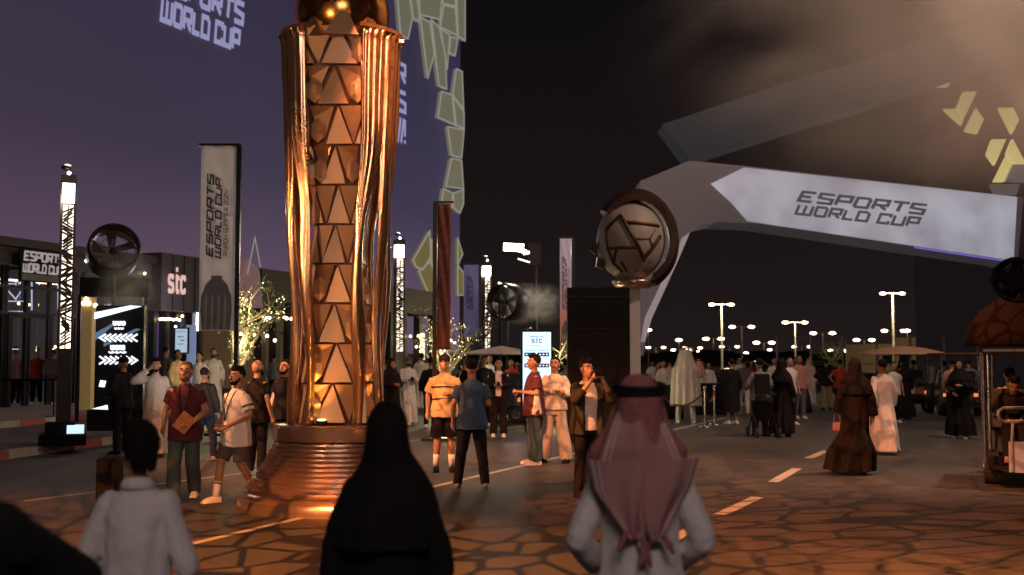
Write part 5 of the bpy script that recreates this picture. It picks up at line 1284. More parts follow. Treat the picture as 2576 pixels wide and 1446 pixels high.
def shoe_geo(legs, side):
    mb = MB()
    for s, (kn, an) in [list(zip((-1, 1), LEG[legs]))[side]]:
        an = Vector(an); z_ = an.z - .05; mb.tube([(an.x, an.y + .04, z_), (an.x, an.y - .05, z_ - .002), (an.x, an.y - .13, z_ - .012), (an.x, an.y - .185, z_ - .018)], [.046, .048, .045, .032], 12, 'round', .95)
        mb.box((an.x, an.y - .07, z_ - .035), (.092, .28, .022))
    return mb
def robe_geo(arms, legs='stand', rx=.235, ry=.185, hem=.07, seed=0, fold=7, sleeve=1.96, sr=.062, sway=0.0):
    mb = MB(); ax = [a_[1] for a_ in LEG[legs]]; ymin = min(a[1] for a in ax); ymax = max(a[1] for a in ax); cy = (ymin + ymax) / 2; ry2 = max(ry, (ymax - ymin) / 2 + .13)
    mb.loft([(sway, cy, hem, rx, ry2), (sway * .7, cy * .8, .35, rx * .95, ry2 * .93), (sway * .3, cy * .5, .65, .212, .16 + (ry2 - ry) * .5), (0, 0, .90, .195, .150), (0, 0, 1.07, .178, .135), (0, -.005, 1.22, .182, .138), (0, 0, 1.35, .190, .130), (0, .005, 1.42, .158, .105), (0, .01, 1.465, .090, .078), (0, .012, 1.495, .068, .064)], 40, fold, [.11, .10, .08, .055, .035, .018, .005, 0, 0, 0], seed)
    arms_tube(mb, arms, .070, .062, sr, sleeve); return mb
def hair_geo(kind='short'):
    mb = MB()
    if kind == 'short': mb.ball((0, .026, 1.682), (.086, .098, .096), 18, 12)
    elif kind == 'tall':
        mb.ball((0, .024, 1.685), (.088, .100, .098), 18, 12); mb.ball((0, -.012, 1.745), (.070, .078, .050), 14, 10)
        for i in range(16): a = i * 2.4; mb.ball((.05 * cos(a), .01 + .06 * sin(a), 1.755 + .012 * sin(i * 3)), (.022, .022, .026), 7, 5)
    elif kind == 'cap': mb.ball((0, .012, 1.69), (.090, .104, .086), 18, 12); mb.tube([(0, -.07, 1.705), (0, -.13, 1.698), (0, -.165, 1.688)], [.062, .058, .04], 12, 'round', .16)
    elif kind == 'long': mb.ball((0, .026, 1.682), (.090, .102, .098), 18, 12); mb.tube([(0, .06, 1.66), (0, .085, 1.55), (0, .09, 1.40)], [.085, .095, .06], 14, 'round', .6)
    return mb
def cut_face(mb):   # pull hair back from the face
    def f(p):
        if p.z < 1.715 and p.y < -.015: p.y = -.015 + (p.y + .015) * .05
        if p.z < 1.60 and p.y < .03: p.y = .03
        return p
    return mb.xf(f)
def beard_geo():
    mb = MB(); mb.ball((0, -.052, 1.558), (.060, .052, .040), 14, 10); mb.ball((0, -.094, 1.597), (.030, .012, .007), 8, 6)
    for s in (-1, 1): mb.tube([(s * .070, -.005, 1.63), (s * .064, -.03, 1.585), (s * .03, -.075, 1.553)], [.012, .018, .02], 8, 'round')
    return mb
def headcloth_geo(seed=0, length=1.18, rx=.235, face=True):
    """head cloth falling over shoulders and back"""
    mb = MB()
    mb.ball((0, .02, 1.685), (.096, .112, .100), 20, 14)
    mb.loft([(0, .03, 1.70, .094, .108), (0, .045, 1.62, .102, .100), (0, .055, 1.54, .125, .095), (0, .06, 1.47, .165, .105), (0, .05, 1.40, .205, .125), (0, .07, 1.32, rx, .115), (0, .09, (1.32 + length) / 2, rx * .86, .085), (0, .11, length, rx * .55, .06)], 36, 5, [0, .01, .02, .03, .04, .05, .06, .06], seed)
    def f(p):
        if p.y < -.02 and p.z < 1.69 and abs(p.x) < .075 and p.z > 1.50: p.y = -.02
        return p
    return mb.xf(f)
def hijab_geo(seed=0, low=1.22, rx=.25):
    mb = MB(); mb.ball((0, .015, 1.675), (.094, .112, .112), 20, 14)
    mb.loft([(0, .03, 1.70, .092, .105), (0, .03, 1.62, .100, .105), (0, .02, 1.54, .118, .108), (0, .015, 1.46, .175, .125), (0, .01, 1.36, .222, .160), (0, .01, (1.36 + low) / 2, rx, .175), (0, .01, low, rx * 1.02, .18)], 36, 6, [0, .005, .015, .03, .035, .05, .06], seed)
    def f(p):
        if p.y < -.045 and p.z > 1.56 and p.z < 1.72 and abs(p.x) < .07: p.y = -.045
        return p
    return mb.xf(f)
TEX = bpy.data.textures.new('cloth_folds', 'CLOUDS'); TEX.noise_scale = 0.20; TEX.noise_depth = 2
TEX2 = bpy.data.textures.new('fine_folds', 'CLOUDS'); TEX2.noise_scale = 0.05
PCOUNT = [0]
def person(loc, H_, rz, label, arms=('down', 'down'), legs='stand', top='tee', topc='white', bot='trousers', botc='black', shoe='white', hair='short', hairm='hair', beard=False,
           skin='skin', group=None, near=True, female=False, sleeve=None, hem=None, loose=0.015, wide=0.0, bend=0.0, headc=None, seat=0.0, turn=0.0, slim=1.0, extra=None, robe=None, vox=None, folds=1.0, cat='person', topm=None):
    s = H_ / 1.76; PCOUNT[0] += 1; sd = PCOUNT[0] * 1.37
    t = thing('person', loc, rz, label, cat, group)
    vx = vox or (.0095 if near else .017)
    def T(p):
        p = Vector(p)
        if turn and p.z > 1.49:   # head turned on the neck
            q = min(1, (p.z - 1.49) / .06) * turn; x, y = p.x, p.y - .01; p.x = x * cos(q) - y * sin(q); p.y = x * sin(q) + y * cos(q) + .01
        if bend and p.z > .92:
            q = min(1, (p.z - .92) / .3) * bend; y, z_ = p.y, p.z - .95; p.y = y * cos(q) - z_ * sin(q); p.z = .95 + y * sin(q) + z_ * cos(q)
        p.z -= seat; p.x *= slim; return p * s
    def add(mb, name, m, v=vx, fold=0.0, sm=3):
        mb.xf(T); o = mb.build(name, m, t, True)
        r = o.modifiers.new('r', 'REMESH'); r.mode = 'VOXEL'; r.voxel_size = v; r.use_smooth_shade = True
        q = o.modifiers.new('s', 'SMOOTH'); q.factor = .5; q.iterations = sm
        if fold:
            d = o.modifiers.new('d', 'DISPLACE'); d.texture = TEX; d.texture_coords = 'LOCAL'; d.strength = fold; d.mid_level = .5
            if near: d = o.modifiers.new('d', 'DISPLACE'); d.texture = TEX2; d.texture_coords = 'LOCAL'; d.strength = fold * .2; d.mid_level = .5
        REM.append(o); return o
    add(body_geo(arms, legs, female, sd, near), 'body', M[skin], vx * .9, 0, 2)
    fo = .024 * folds
    if top in ('thobe', 'abaya'):
        rb = dict(rx=.235, ry=.185) if top == 'thobe' else dict(rx=.31, ry=.25, fold=9, sr=.085)
        rb.update(robe or {}); add(robe_geo(arms, legs, seed=sd, **rb), 'robe', topm or cm(topc), vx, fo)
    elif top:
        sl = sleeve if sleeve is not None else (.62 if top == 'tee' else 1.93)
        h_ = hem if hem is not None else (.80 if top == 'tee' else .82)
        lo = loose + (.012 if top == 'jacket' else 0)
        add(shirt_geo(arms, sl, h_, lo, seed=sd), 'shirt' if top != 'jacket' else 'jacket', topm or cm(topc), vx, fo)
    if bot and top not in ('abaya',) : add(trousers_geo(legs, bot == 'shorts', wide), bot, cm(botc), vx, fo * .8)
    if shoe:
        for sd_ in (0, 1): add(shoe_geo(legs, sd_), 'shoe', cm(shoe), vx, 0, 1)
    if hair in ('short', 'tall', 'long'): add(cut_face(hair_geo(hair)), 'hair', M[hairm], vx * .8, .012 if near else 0, 1)
    elif hair == 'cap': add(hair_geo('cap'), 'cap', cm(headc or 'black'), vx * .8, 0, 1)
    elif hair == 'ghutra':
        add(headcloth_geo(sd), 'headcloth', cm(headc or 'ghutra'), vx, fo)
        ring = MB(); 
        for dz in (0, .016): ring.tube([(.098 * cos(a), .022 + .112 * sin(a), 1.722 + dz + .008 * sin(a)) for a in [2 * pi * k / 24 for k in range(25)]], .0095, 7)
        ring.xf(T).build('head_ring', M['black'], t, True)
    elif hair == 'hijab': add(hijab_geo(sd), 'headscarf', cm(headc or topc), vx, fo)
    if beard: add(beard_geo(), 'beard', M[hairm], vx * .8, .006, 1)
    if near and hair is not None:
        for sx in (-1, 1):
            e_ = MB().ball((sx * .031, -.084, 1.656), (.0135, .010, .009), 10, 8).xf(T).build('eye', M['eye'], t, True); MB().ball((sx * .031, -.0925, 1.656), (.006, .004, .006), 8, 6).xf(T).build('iris', M['pupil'], e_); MB().tube([(sx * .014, -.098, 1.681), (sx * .034, -.098, 1.688), (sx * .054, -.082, 1.680)], [.0045, .006, .004], 6, 'round').xf(T).build('eyebrow', M['hair'], t, True)
    if extra: extra(t, T, s)
    return t
def flush_remesh():
    dg = bpy.context.evaluated_depsgraph_get()
    new = []
    for o in REM: new.append(bpy.data.meshes.new_from_object(o.evaluated_get(dg)))
    for o, me in zip(REM, new):
        o.modifiers.clear(); old = o.data; me.name = old.name; o.data = me; bpy.data.meshes.remove(old)
        me.polygons.foreach_set('use_smooth', [True] * len(me.polygons))
    REM.clear()
def place(px, py, ptop, z0=0.0, rz=0.0, Y=None):
    """ground point under px,py and the standing height that reaches ptop"""
    p = gp(px, py, z0) if Y is None else Vector((at(px, py, Y).x, Y, z0))
    return p, at(px, ptop, p.y).z - z0
def P(px, py, ptop, rz, label, z0=0.0, Y=None, grp=None, **kw):
    loc, H_ = place(px, py, ptop, z0, Y=Y)
    return person(loc, max(.8, H_), radians(rz), label, group=grp, **kw)
# ---- extras
def lanyard(card=True):
    def f(t, T, s):
        mb = MB(); mb.tube([T(p) for p in ((-.055, .02, 1.50), (-.06, -.09, 1.43), (-.05, -.165, 1.28), (-.01, -.185, 1.06))], .007 * s, 6); mb.tube([T(p) for p in ((.055, .02, 1.50), (.06, -.09, 1.43), (.045, -.165, 1.28), (-.01, -.185, 1.06))], .007 * s, 6); mb.build('lanyard', M['black'], t)
        if card: MB().box(T((-.01, -.195, 1.00)), (.06, .006, .10)).build('badge', M['eye'], t)
    return f
def phone_at(x, y, z):
    def f(t, T, s):
        p = t.matrix_basis @ T((x, y, z)); o = MB().box((0, 0, 0), (.075, .012, .15)).build('mobile_phone', M['black'])
        o.location = p; o.rotation_euler = (radians(-20), 0, t.rotation_euler[2]); tag(o, PH_LABEL[0], 'phone')
    return f
PH_LABEL = ['']
def held_phone(x, y, z, label, rot=(-20, 0)):
    def f(t, T, s):
        bpy.context.view_layer.update() if False else None
        Mx = Matrix.Translation(t.location) @ Matrix.Rotation(t.rotation_euler[2], 4, 'Z'); p = Mx @ T((x, y, z))
        o = MB().box((0, 0, 0), (.078, .012, .155)).build('mobile_phone', M['black']); o.location = p; o.rotation_euler = (radians(rot[0]), radians(rot[1]), t.rotation_euler[2]); tag(o, label, 'phone')
        q = MB().box((0, .0075, 0), (.068, .002, .14)).build('display', M['phone_glow'], o)
    return f
M['phone_glow'] = emis('phone_display', (.6, .7, 1), .5)
def multi(*fs):
    def f(t, T, s):
        for q in fs: q(t, T, s)
    return f
def stripes(zs, col='black', rx=.2, ry=.152):
    def f(t, T, s):
        for z_ in zs:
            ring = [T((rx * cos(a), -.003 + ry * sin(a), z_ + .004 * sin(3 * a))) for a in [2 * pi * k / 32 for k in range(33)]]
            MB().tube(ring, .008 * s, 6).build('stripe', cm(col), t, True)
    return f
def socks(col='white', legs='walk', stripe=True):
    def f(t, T, s):
        for kn, an in LEG[legs]:
            kn, an = Vector(kn), Vector(an); q = an.lerp(kn, .42)
            o = MB().tube([T(an + Vector((0, 0, -.02))), T(an.lerp(q, .5)), T(q)], [.043 * s, .048 * s, .055 * s], 14).build('sock', cm(col), t, True)
            if stripe: MB().tube([T(an.lerp(kn, .34)), T(an.lerp(kn, .37))], [.0565 * s, .0565 * s], 14).build('sock_stripe', M['black'], o)
    return f
def side_panel(t, T, s):
    for sx in (-1, 1):
        vs = []; n = 8
        for i in range(n + 1):
            z_ = .81 + (1.22 - .81) * i / n; w = .055 * (1 - .75 * i / n)
            for q in (-1, 1): vs.append(T((sx * .222 * (1 - .04 * i / n), q * w * 1.6 + .0, z_)))
        fs = [(2 * i, 2 * i + 1, 2 * i + 3, 2 * i + 2) for i in range(n)]
        o = MB().add(vs, fs).build('side_panel', cm('offwhite'), t, True); m_ = o.modifiers.new('s', 'SOLIDIFY'); m_.thickness = .012
# ---- middle ground, left
def booklet(t, T, s):
    Mx = Matrix.Translation(t.location) @ Matrix.Rotation(t.rotation_euler[2], 4, 'Z'); p = Mx @ T((.03, -.30, 1.02))
    o = MB().box((0, 0, 0), (.175, .012, .225)).build('booklet', mat('booklet_cover', (.55, .22, .08), .5, 0, .7, 14)); o.location = p; o.rotation_euler = (radians(8), radians(38), t.rotation_euler[2]); tag(o, 'orange patterned booklet held by the man in maroon shirt', 'booklet')
    MB().box((0, -.0075, 0), (.18, .002, .23)).build('white_border', cm('white'), o).location = (0, .012, 0)
P(462, 1266, 911, 8, 'bearded man in maroon shirt with lanyard walking and holding an orange booklet', arms=('bag', 'hold'), legs='walk', top='tee', topc='maroon', botc='jeans', shoe='offwhite', hair='short', hairm='hair_grey', beard=True, wide=.018, loose=.03, hem=.78, extra=multi(lanyard(), booklet), turn=-.1)
def sleeve_bands(t, T, s):
    for dz in (0, .03):
        q = ARM['hold'][0]; sh = Vector((.165, 0, 1.4)); e = Vector(q)
        p = sh.lerp(e, .52 + dz * 2); MB().tube([T(p), T(p.lerp(e, .06))], [.083 * s, .083 * s], 16).build('sleeve_band', M['black'], t, True)
P(592, 1262, 924, -38, 'man in oversized cream tee with black sleeve bands, lanyard and striped socks', arms=('hold', 'hold'), legs='walk', top='tee', topc='white', bot='shorts', botc='greybrown', shoe='white', hair='tall', beard=True, loose=.045, sleeve=.78, hem=.73, extra=multi(lanyard(False), socks(), sleeve_bands))
P(512, 1160, 925, 170, 'man in dark navy clothes walking away just behind the maroon shirt man', topc='black', botc='navy', shoe='pink', legs='walk', top='shirt', hair='short', skin='skin_dark', beard=True)
P(305, 1142, 897, -120, 'man in black cap and black jacket standing side on at the kerb', top='jacket', topc='black', botc='black', shoe='brown', hair='cap', arms=('look', 'belly'), loose=.03)
P(388, 1150, 903, 12, 'bearded man in beige robe holding a phone to his ear', top='thobe', topc='beige', botc='black', arms=('ear', 'down'), hair='tall', beard=True, shoe='brown', extra=held_phone(-.125, -.03, 1.62, 'phone held to the ear of the man in beige robe', (0, 10)), robe=dict(rx=.21))
P(645, 1195, 906, 148, 'bald bearded man in black tee turned away beside the trophy', top='tee', topc='black', botc='black', hair='none', beard=True, skin='skin', loose=.03)
P(714, 1180, 905, -25, 'bearded man with short hair in black tee left of the trophy column', top='tee', topc='black', botc='black', hair='short', beard=True, skin='skin', loose=.02)
P(660, 1188, 1040, -60, 'small child in pale orange dress beside the trophy base', top='abaya', topc='yellow', botc=None, bot=None, hair='long', shoe='pink', robe=dict(rx=.20, ry=.17, hem=.42, sleeve=.6, sr=.05), skin='skin', arms=('down', 'look'))
P(535, 985, 877, 10, 'man in long white robe with hand on hip below the banner', z0=.27, Y=30, top='thobe', topc='thobe', arms=('hip', 'down'), near=False, hair='short', beard=True)
P(500, 985, 886, -30, 'man in white tee and dark trousers next to the white robed man', z0=.27, Y=29.3, top='tee', topc='white', botc='black', arms=('look', 'hip'), near=False)
P(447, 985, 880, 60, 'person in yellow shirt standing by the small blue screen', z0=.27, Y=28.2, top='shirt', topc='yellow', botc='black', near=False, skin='skin_dark')
P(416, 985, 873, 150, 'man in dark clothes standing before the violet glass', z0=.27, Y=31.5, top='jacket', topc='greybrown', botc='black', near=False)
P(37, 1035, 872, 160, 'person in salmon shirt behind the glass at far left', z0=.27, Y=35.3, top='tee', topc='pink', botc='black', near=False)
P(90, 1035, 876, 20, 'person in red shirt inside the glass pavilion', z0=.27, Y=36.0, top='tee', topc='red', botc='black', near=False)
P(128, 1035, 880, -50, 'person in dark red top inside the pavilion near the lamp post', z0=.27, Y=36.5, top='shirt', topc='maroon', botc='black', near=False)
# ---- middle ground, centre
P(1117, 1186, 892, 6, 'young man with black cap, yellow striped tee and black shorts', arms=('down', 'look'), legs='stand', top='tee', topc='yellow', bot='shorts', botc='black', shoe='black', hair='cap', loose=.035, sleeve=.85, hem=.82, extra=multi(stripes((1.28, 1.10, .93), rx=.207, ry=.158), socks('white', 'stand', False)), wide=.02)
P(1186, 1228, 903, 182, 'man in blue polo shirt and dark trousers seen from behind', arms=('look', 'down'), legs='wide', top='tee', topc='blue', botc='black', shoe='grey', hair='short', loose=.035, sleeve=.72, hem=.80, skin='skin')
P(1254, 1098, 903, 0, 'woman in black jacket over white top looking at her phone', arms=('look', 'look'), top='tee', topc='white', botc='black', shoe='offwhite', hair='long', female=True, hem=.92, wide=.02,
  extra=multi(held_phone(.0, -.34, 1.2, 'phone in the hands of the woman in black jacket', (-55, 0)), lambda t, T, s: [MB().prism([T(p) for p in ((sx * .06, -.155, .88), (sx * .22, -.12, .84), (sx * .215, -.08, 1.36), (sx * .07, -.12, 1.46))], T((0, -.012, 0)) - T((0, 0, 0))).build('jacket_front', M['black'], t) for sx in (-1, 1)]), sleeve=.3)
jk = [o for o in bpy.data.objects if o.get('label', '').startswith('woman in black jacket')][0]
mb = MB(); s_ = 1.0
arms_tube(mb, ('look', 'look'), .078, .066, .052, 1.93); mb.loft([(0, .03, .84, .20, .14), (0, .03, 1.1, .185, .125), (0, .03, 1.36, .19, .115), (0, .02, 1.44, .13, .09)], 24)
kk = .98; o = mb.xf(lambda p: p * kk).build('jacket', M['black'], jk, True); r = o.modifiers.new('r', 'REMESH'); r.mode = 'VOXEL'; r.voxel_size = .012; q = o.modifiers.new('s', 'SMOOTH'); q.iterations = 3; REM.append(o)
P(1343, 1168, 893, -78, 'man in maroon tee with white side panel and jeans looking right', arms=('look', 'look'), top='tee', topc='maroon', botc='jeans', shoe='white', hair='tall', loose=.04, sleeve=.75, hem=.78, wide=.02, extra=side_panel)
P(1396, 1163, 899, -14, 'man with moustache and crossed arms in cream shirt and wide trousers', arms=('cross', 'cross'), legs='wide', top='shirt', topc='offwhite', botc='beige', shoe='brown', hair='short', loose=.03, hem=.88, wide=.045, beard=False,
  extra=lambda t, T, s: MB().ball(T((0, -.101, 1.598)), (.032, .012, .009), 10, 6).build('moustache', M['hair'], t))
P(1478, 1250, 905, 22, 'man with olive shirt open over white tee taking a photo with his phone', arms=('cam', 'cam'), top='tee', topc='white', botc='black', shoe='black', hair='tall', loose=.0, hem=.86, sleeve=.3,
  extra=multi(held_phone(0, -.385, 1.60, 'phone raised to take a photo by the olive shirt man', (0, 90)), lambda t, T, s: OL.append((t, s))) if not globals().setdefault('OL', []) is None else None)
for t, s in OL:
    mb = MB(); arms_tube(mb, ('cam', 'cam'), .084, .074, .056, 1.45)
    for sx in (-1, 1): mb.loft([(sx * .135, .0, .80, .085, .165), (sx * .13, .0, 1.1, .075, .155), (sx * .125, .0, 1.36, .08, .13), (sx * .09, .01, 1.45, .07, .09)], 18, 4, [.05, .04, .02, 0], 2)
    mb.loft([(0, .10, .80, .17, .06), (0, .09, 1.1, .16, .055), (0, .07, 1.38, .15, .05)], 18)
    o = mb.xf(lambda p: p * s).build('overshirt', cm('olive'), t, True); r = o.modifiers.new('r', 'REMESH'); r.mode = 'VOXEL'; r.voxel_size = .011; q = o.modifiers.new('s', 'SMOOTH'); q.iterations = 3
    d = o.modifiers.new('d', 'DISPLACE'); d.texture = TEX; d.texture_coords = 'LOCAL'; d.strength = .03; REM.append(o)
P(1026, 1068, 898, 25, 'man in white robe and head cloth looking down at his phone', top='thobe', topc='thobe', hair='cap', headc='greybrown', arms=('look', 'look'), legs='walk', beard=True, extra=held_phone(.0, -.34, 1.2, 'phone in the hands of the white robed man near the lamp post', (-55, 0)))
P(1060, 1032, 888, 175, 'second man in white robe seen from behind near the lamp post', top='thobe', topc='thobe', arms=('down', 'look'), near=False)
P(985, 1045, 903, 40, 'woman in black robe partly behind the trophy looking at a phone', Y=26.5, top='abaya', topc='abaya', hair='hijab', arms=('look', 'look'), female=True, bot=None, skin='skin', robe=dict(rx=.28), extra=held_phone(.0, -.36, 1.2, 'lit phone held by the woman right of the trophy', (-55, 0)))
P(1083, 1062, 900, 190, 'man in dark clothes hidden behind the yellow tee man', Y=29, top='shirt', topc='black', botc='black', near=False)
P(1218, 1050, 897, 10, 'man in dark shirt with white collar behind the blue polo man', Y=29.5, top='jacket', topc='navy', botc='black', near=False)
P(1286, 1050, 903, -20, 'person in red shirt beside the pale canopy cart', Y=33.5, top='tee', topc='red', botc='black', near=False)
P(1165, 1050, 908, 150, 'person in brown top standing between the yellow tee and blue polo men', Y=33, top='shirt', topc='brown', botc='black', near=False, skin='skin')
P(1232, 1055, 893, -10, 'person with white shirt under dark coat beside the pointed canopy', Y=35, top='tee', topc='white', botc='black', near=False)
P(1424, 1060, 905, 200, 'dark haired person standing behind the crossed arms man', Y=27.5, top='shirt', topc='grey', botc='black', near=False)
P(744, 1060, 893, 90, 'person in dark clothes visible left of the trophy strands', Y=28, top='shirt', topc='black', botc='black', near=False)
P(965, 1060, 905, 200, 'shaded person in navy standing right behind the trophy', Y=31, top='shirt', topc='navy', botc='black', near=False)
# ---- middle ground, right
def cape(t, T, s):
    mb = MB(); n = 34; m_ = 26; vs = []; fs = []
    for j in range(m_ + 1):
        q = j / m_
        for i in range(n + 1):
            u = i / n * 2 - 1; a = pi / 2 - u * (1.35 + .35 * q)
            rx = .085 + (.30 - .085) * min(1, (q / .28)) ** .8 + .05 * q; ry = .11 + .06 * q
            f_ = 1 + .10 * q * sin(u * 19 + 1.2) + .05 * q * sin(u * 31)
            z_ = 1.80 - .30 * min(1, q / .16) ** 1.0 * .55 - (1.80 - .165 - .42) * q
            vs.append(T((rx * cos(a) * f_, .03 + ry * sin(a) * f_, z_)))
    for j in range(m_):
        for i in range(n): k = j * (n + 1) + i; fs.append((k, k + 1, k + n + 2, k + n + 1))
    o = MB().add(vs, fs).build('cape', M['silver_lame'], t, True); q = o.modifiers.new('s', 'SOLIDIFY'); q.thickness = .012
    MB().ball(T((0, .02, 1.69)), (.105, .125, .135), 20, 14).build('hood', M['silver_lame'], t, True)
M['cloth_silver'] = M['silver_lame']
M['skin_silver'] = mat('silver_body_paint', (.55, .47, .38), .35, .6, .15, 12)
P(1725, 1066, 878, 178, 'performer in hooded silver cape and silver leggings seen from behind', top='shirt', topc='silver', botc='silver', shoe='silver', hair='none', legs='wide', extra=cape, skin='skin_silver')
P(1842, 1066, 903, -160, 'person in long black coat and white sneakers facing the silver figure', top='abaya', topc='black', hair='short', shoe='white', arms=('down', 'look'), robe=dict(rx=.23, ry=.19, hem=.33, fold=5, sr=.06), beard=True, botc='black')
P(1872, 1042, 902, 170, 'man in charcoal jacket and white trousers walking right', top='jacket', topc='greybrown', botc='white', shoe='white', legs='walk2', near=True)
def stroller_like(t, T, s): MB().box(T((0, .20, 1.2)), (.30, .16, .44)).build('backpack', M['black'], t)
P(1912, 1098, 903, 185, 'man in grey hoodie with black backpack pushing a pushchair', top='jacket', topc='grey', botc='black', shoe='black', arms=('fwd', 'fwd'), extra=stroller_like, loose=.03)
P(1968, 1098, 903, 150, 'woman in full length black robe beside the pushchair man', top='abaya', topc='abaya', hair='hijab', female=True, bot=None, shoe='black', robe=dict(rx=.27), arms=('down', 'hold'))
P(1988, 1045, 898, 25, 'young man with dark hair in white shirt right of the black robed woman', Y=30, top='tee', topc='white', botc='black', near=False)
P(2012, 1035, 893, 10, 'man in pale pink shirt and cap behind the covered bin', Y=33, top='shirt', topc='pink', botc='grey', near=False)
P(2040, 1019, 900, 30, 'man in white robe with red and white head cloth by the bin', top='thobe', topc='thobe', hair='ghutra', headc='pink', near=False)
P(2080, 1030, 903, 175, 'man in black top and beige trousers seen from behind', top='shirt', topc='black', botc='khaki', shoe='brown', near=False, arms=('down', 'hip'))
def pink_bag(t, T, s):
    Mx = Matrix.Translation(t.location) @ Matrix.Rotation(t.rotation_euler[2], 4, 'Z'); p = Mx @ T((.27, -.12, .74))
    b = thing('handbag', p, t.rotation_euler[2], 'small pink handbag carried by the woman in brown black robe', 'handbag')
    o = MB().box((0, 0, -.03), (.13, .08, .14)).build('pouch', cm('dull_pink'), b); q = o.modifiers.new('b', 'BEVEL'); q.width = .03; q.segments = 3
    MB().tube([(-.05, 0, .05), (-.03, 0, .17), (.03, 0, .17), (.05, 0, .05)], .006, 6).build('handle', cm('dull_pink'), b)
P(2155, 1192, 903, 168, 'woman in flowing brown black robe walking away with a pink bag', top='abaya', topc='brown', headc='abaya', hair='hijab', female=True, bot=None, legs='walk', shoe='offwhite', arms=('down', 'bag'), robe=dict(rx=.36, ry=.30, sway=.10, hem=.06, fold=8), extra=pink_bag, folds=1.4)
P(2222, 1142, 905, 192, 'man in long pale robe walking away lit orange on one side', top='thobe', topc='thobe', hair='short', legs='walk2', arms=('down', 'downb'), shoe='brown', skin='skin_dark')
P(2250, 1050, 911, 5, 'young man in white tee facing the camera near the orange cart', Y=31, top='tee', topc='white', botc='black', near=False)
P(2278, 1055, 908, 200, 'person in black robe with white edged hood beside the orange cart', Y=32.5, top='abaya', topc='abaya', hair='hijab', near=False, bot=None)
dA = gp(2300, 1036)
person((dA.x, dA.y + .95, 0), 1.70, pi, 'driver in orange vest seated in the domed canopy cart', top='tee', topc='orange', botc='black', legs='sit', seat=.0, arms=('fwd', 'fwd'), near=False)
person((dA.x + .34, dA.y + .95, 0), 1.66, pi, 'passenger in pink red shirt in the domed canopy cart', top='tee', topc='pink', botc='black', legs='sit', near=False)
P(2376, 1040, 908, -160, 'man in white robe lit orange left of the black robed woman at right', top='thobe', topc='thobe', near=False, beard=True)
P(2417, 1102, 903, -30, 'woman in black robe standing by the large cart at right', top='abaya', topc='abaya', hair='hijab', female=True, bot=None, arms=('hold', 'look'))
P(2398, 1050, 905, 160, 'person in pink top behind the black robed woman at right', Y=32, top='tee', topc='pink', botc='black', near=False)
def on_big(x, y, z): return Vector(big.location) + Matrix.Rotation(BRZ, 3, 'Z') @ Vector((x, y, z))
person(on_big(-.22, -.80, -.02), 1.66, BRZ, 'passenger in black bent forward on the rear seat of the large cart', top='shirt', topc='black', botc='black', legs='sit', bend=.62, arms=('belly', 'belly'), shoe='pink', hair='tall')
person(on_big(-.28, -.18, 0), 1.62, pi + BRZ, 'driver in olive brown camouflage shirt inside the large cart', top='shirt', topc='khaki', botc='black', legs='sit', arms=('fwd', 'fwd'), near=False)
# pushchair with a child
p = gp(1918, 1102); ps = thing('pushchair', (p.x + .1, p.y + .35, 0), radians(185), 'dark pushchair pushed by the man in the grey hoodie', 'pushchair')
for sx in (-1, 1):
    MB().tube([(sx * .22, .25, .95), (sx * .22, .10, .75), (sx * .22, -.38, .14)], .013, 8).build('frame_tube', M['black_metal'], ps); MB().tube([(sx * .22, .32, .12), (sx * .22, -.05, .58)], .013, 8).build('frame_tube', M['black_metal'], ps)
    for y in (-.38, .32): w = MB().tube([(sx * .235, y, .11), (sx * .27, y, .11)], .11, 18).build('wheel', M['rubber'], ps)
MB().tube([(-.22, .25, .95), (.22, .25, .95)], .014, 8).build('handle', M['black_metal'], ps)
MB().prism([(-.19, .12, .75), (-.19, .02, .36), (-.19, -.26, .34), (-.19, -.26, .40), (-.19, .06, .44), (-.19, .16, .76)], (.38, 0, 0)).build('seat', cm('black'), ps)
MB().loft([(0, -.02, .72, .20, .17), (0, .02, .80, .19, .16), (0, .05, .88, .13, .11)], 16).build('hood', cm('black'), ps, True)
# ---- distant crowd, one person each, built from a few shared figures
flush_remesh()
protos = {}
def proto(key, **kw):
    t = person((0, -50, 0), 1.74, 0, 'x', near=False, vox=.024, **kw); protos[key] = t
proto('a', top='thobe', topc='thobe', arms=('down', 'down')); proto('b', top='tee', topc='pink', botc='black', arms=('look', 'look')); proto('c', top='abaya', topc='abaya', hair='hijab', bot=None)
proto('d', top='thobe', topc='thobe', hair='ghutra', headc='pink', arms=('down', 'look')); proto('e', top='jacket', topc='navy', botc='black', legs='walk'); proto('f', top='shirt', topc='white', botc='jeans', arms=('belly', 'down'))
proto('g', top='tee', topc='red', botc='black', arms=('down', 'hip')); proto('h', top='shirt', topc='grey', botc='black', arms=('hip', 'down'))
flush_remesh()
DESC = {'a': 'man in white robe', 'b': 'person in pink tee', 'c': 'woman in black robe', 'd': 'man in white robe with pink head cloth', 'e': 'person in navy jacket', 'f': 'person in white shirt', 'g': 'person in red tee', 'h': 'person in grey shirt'}
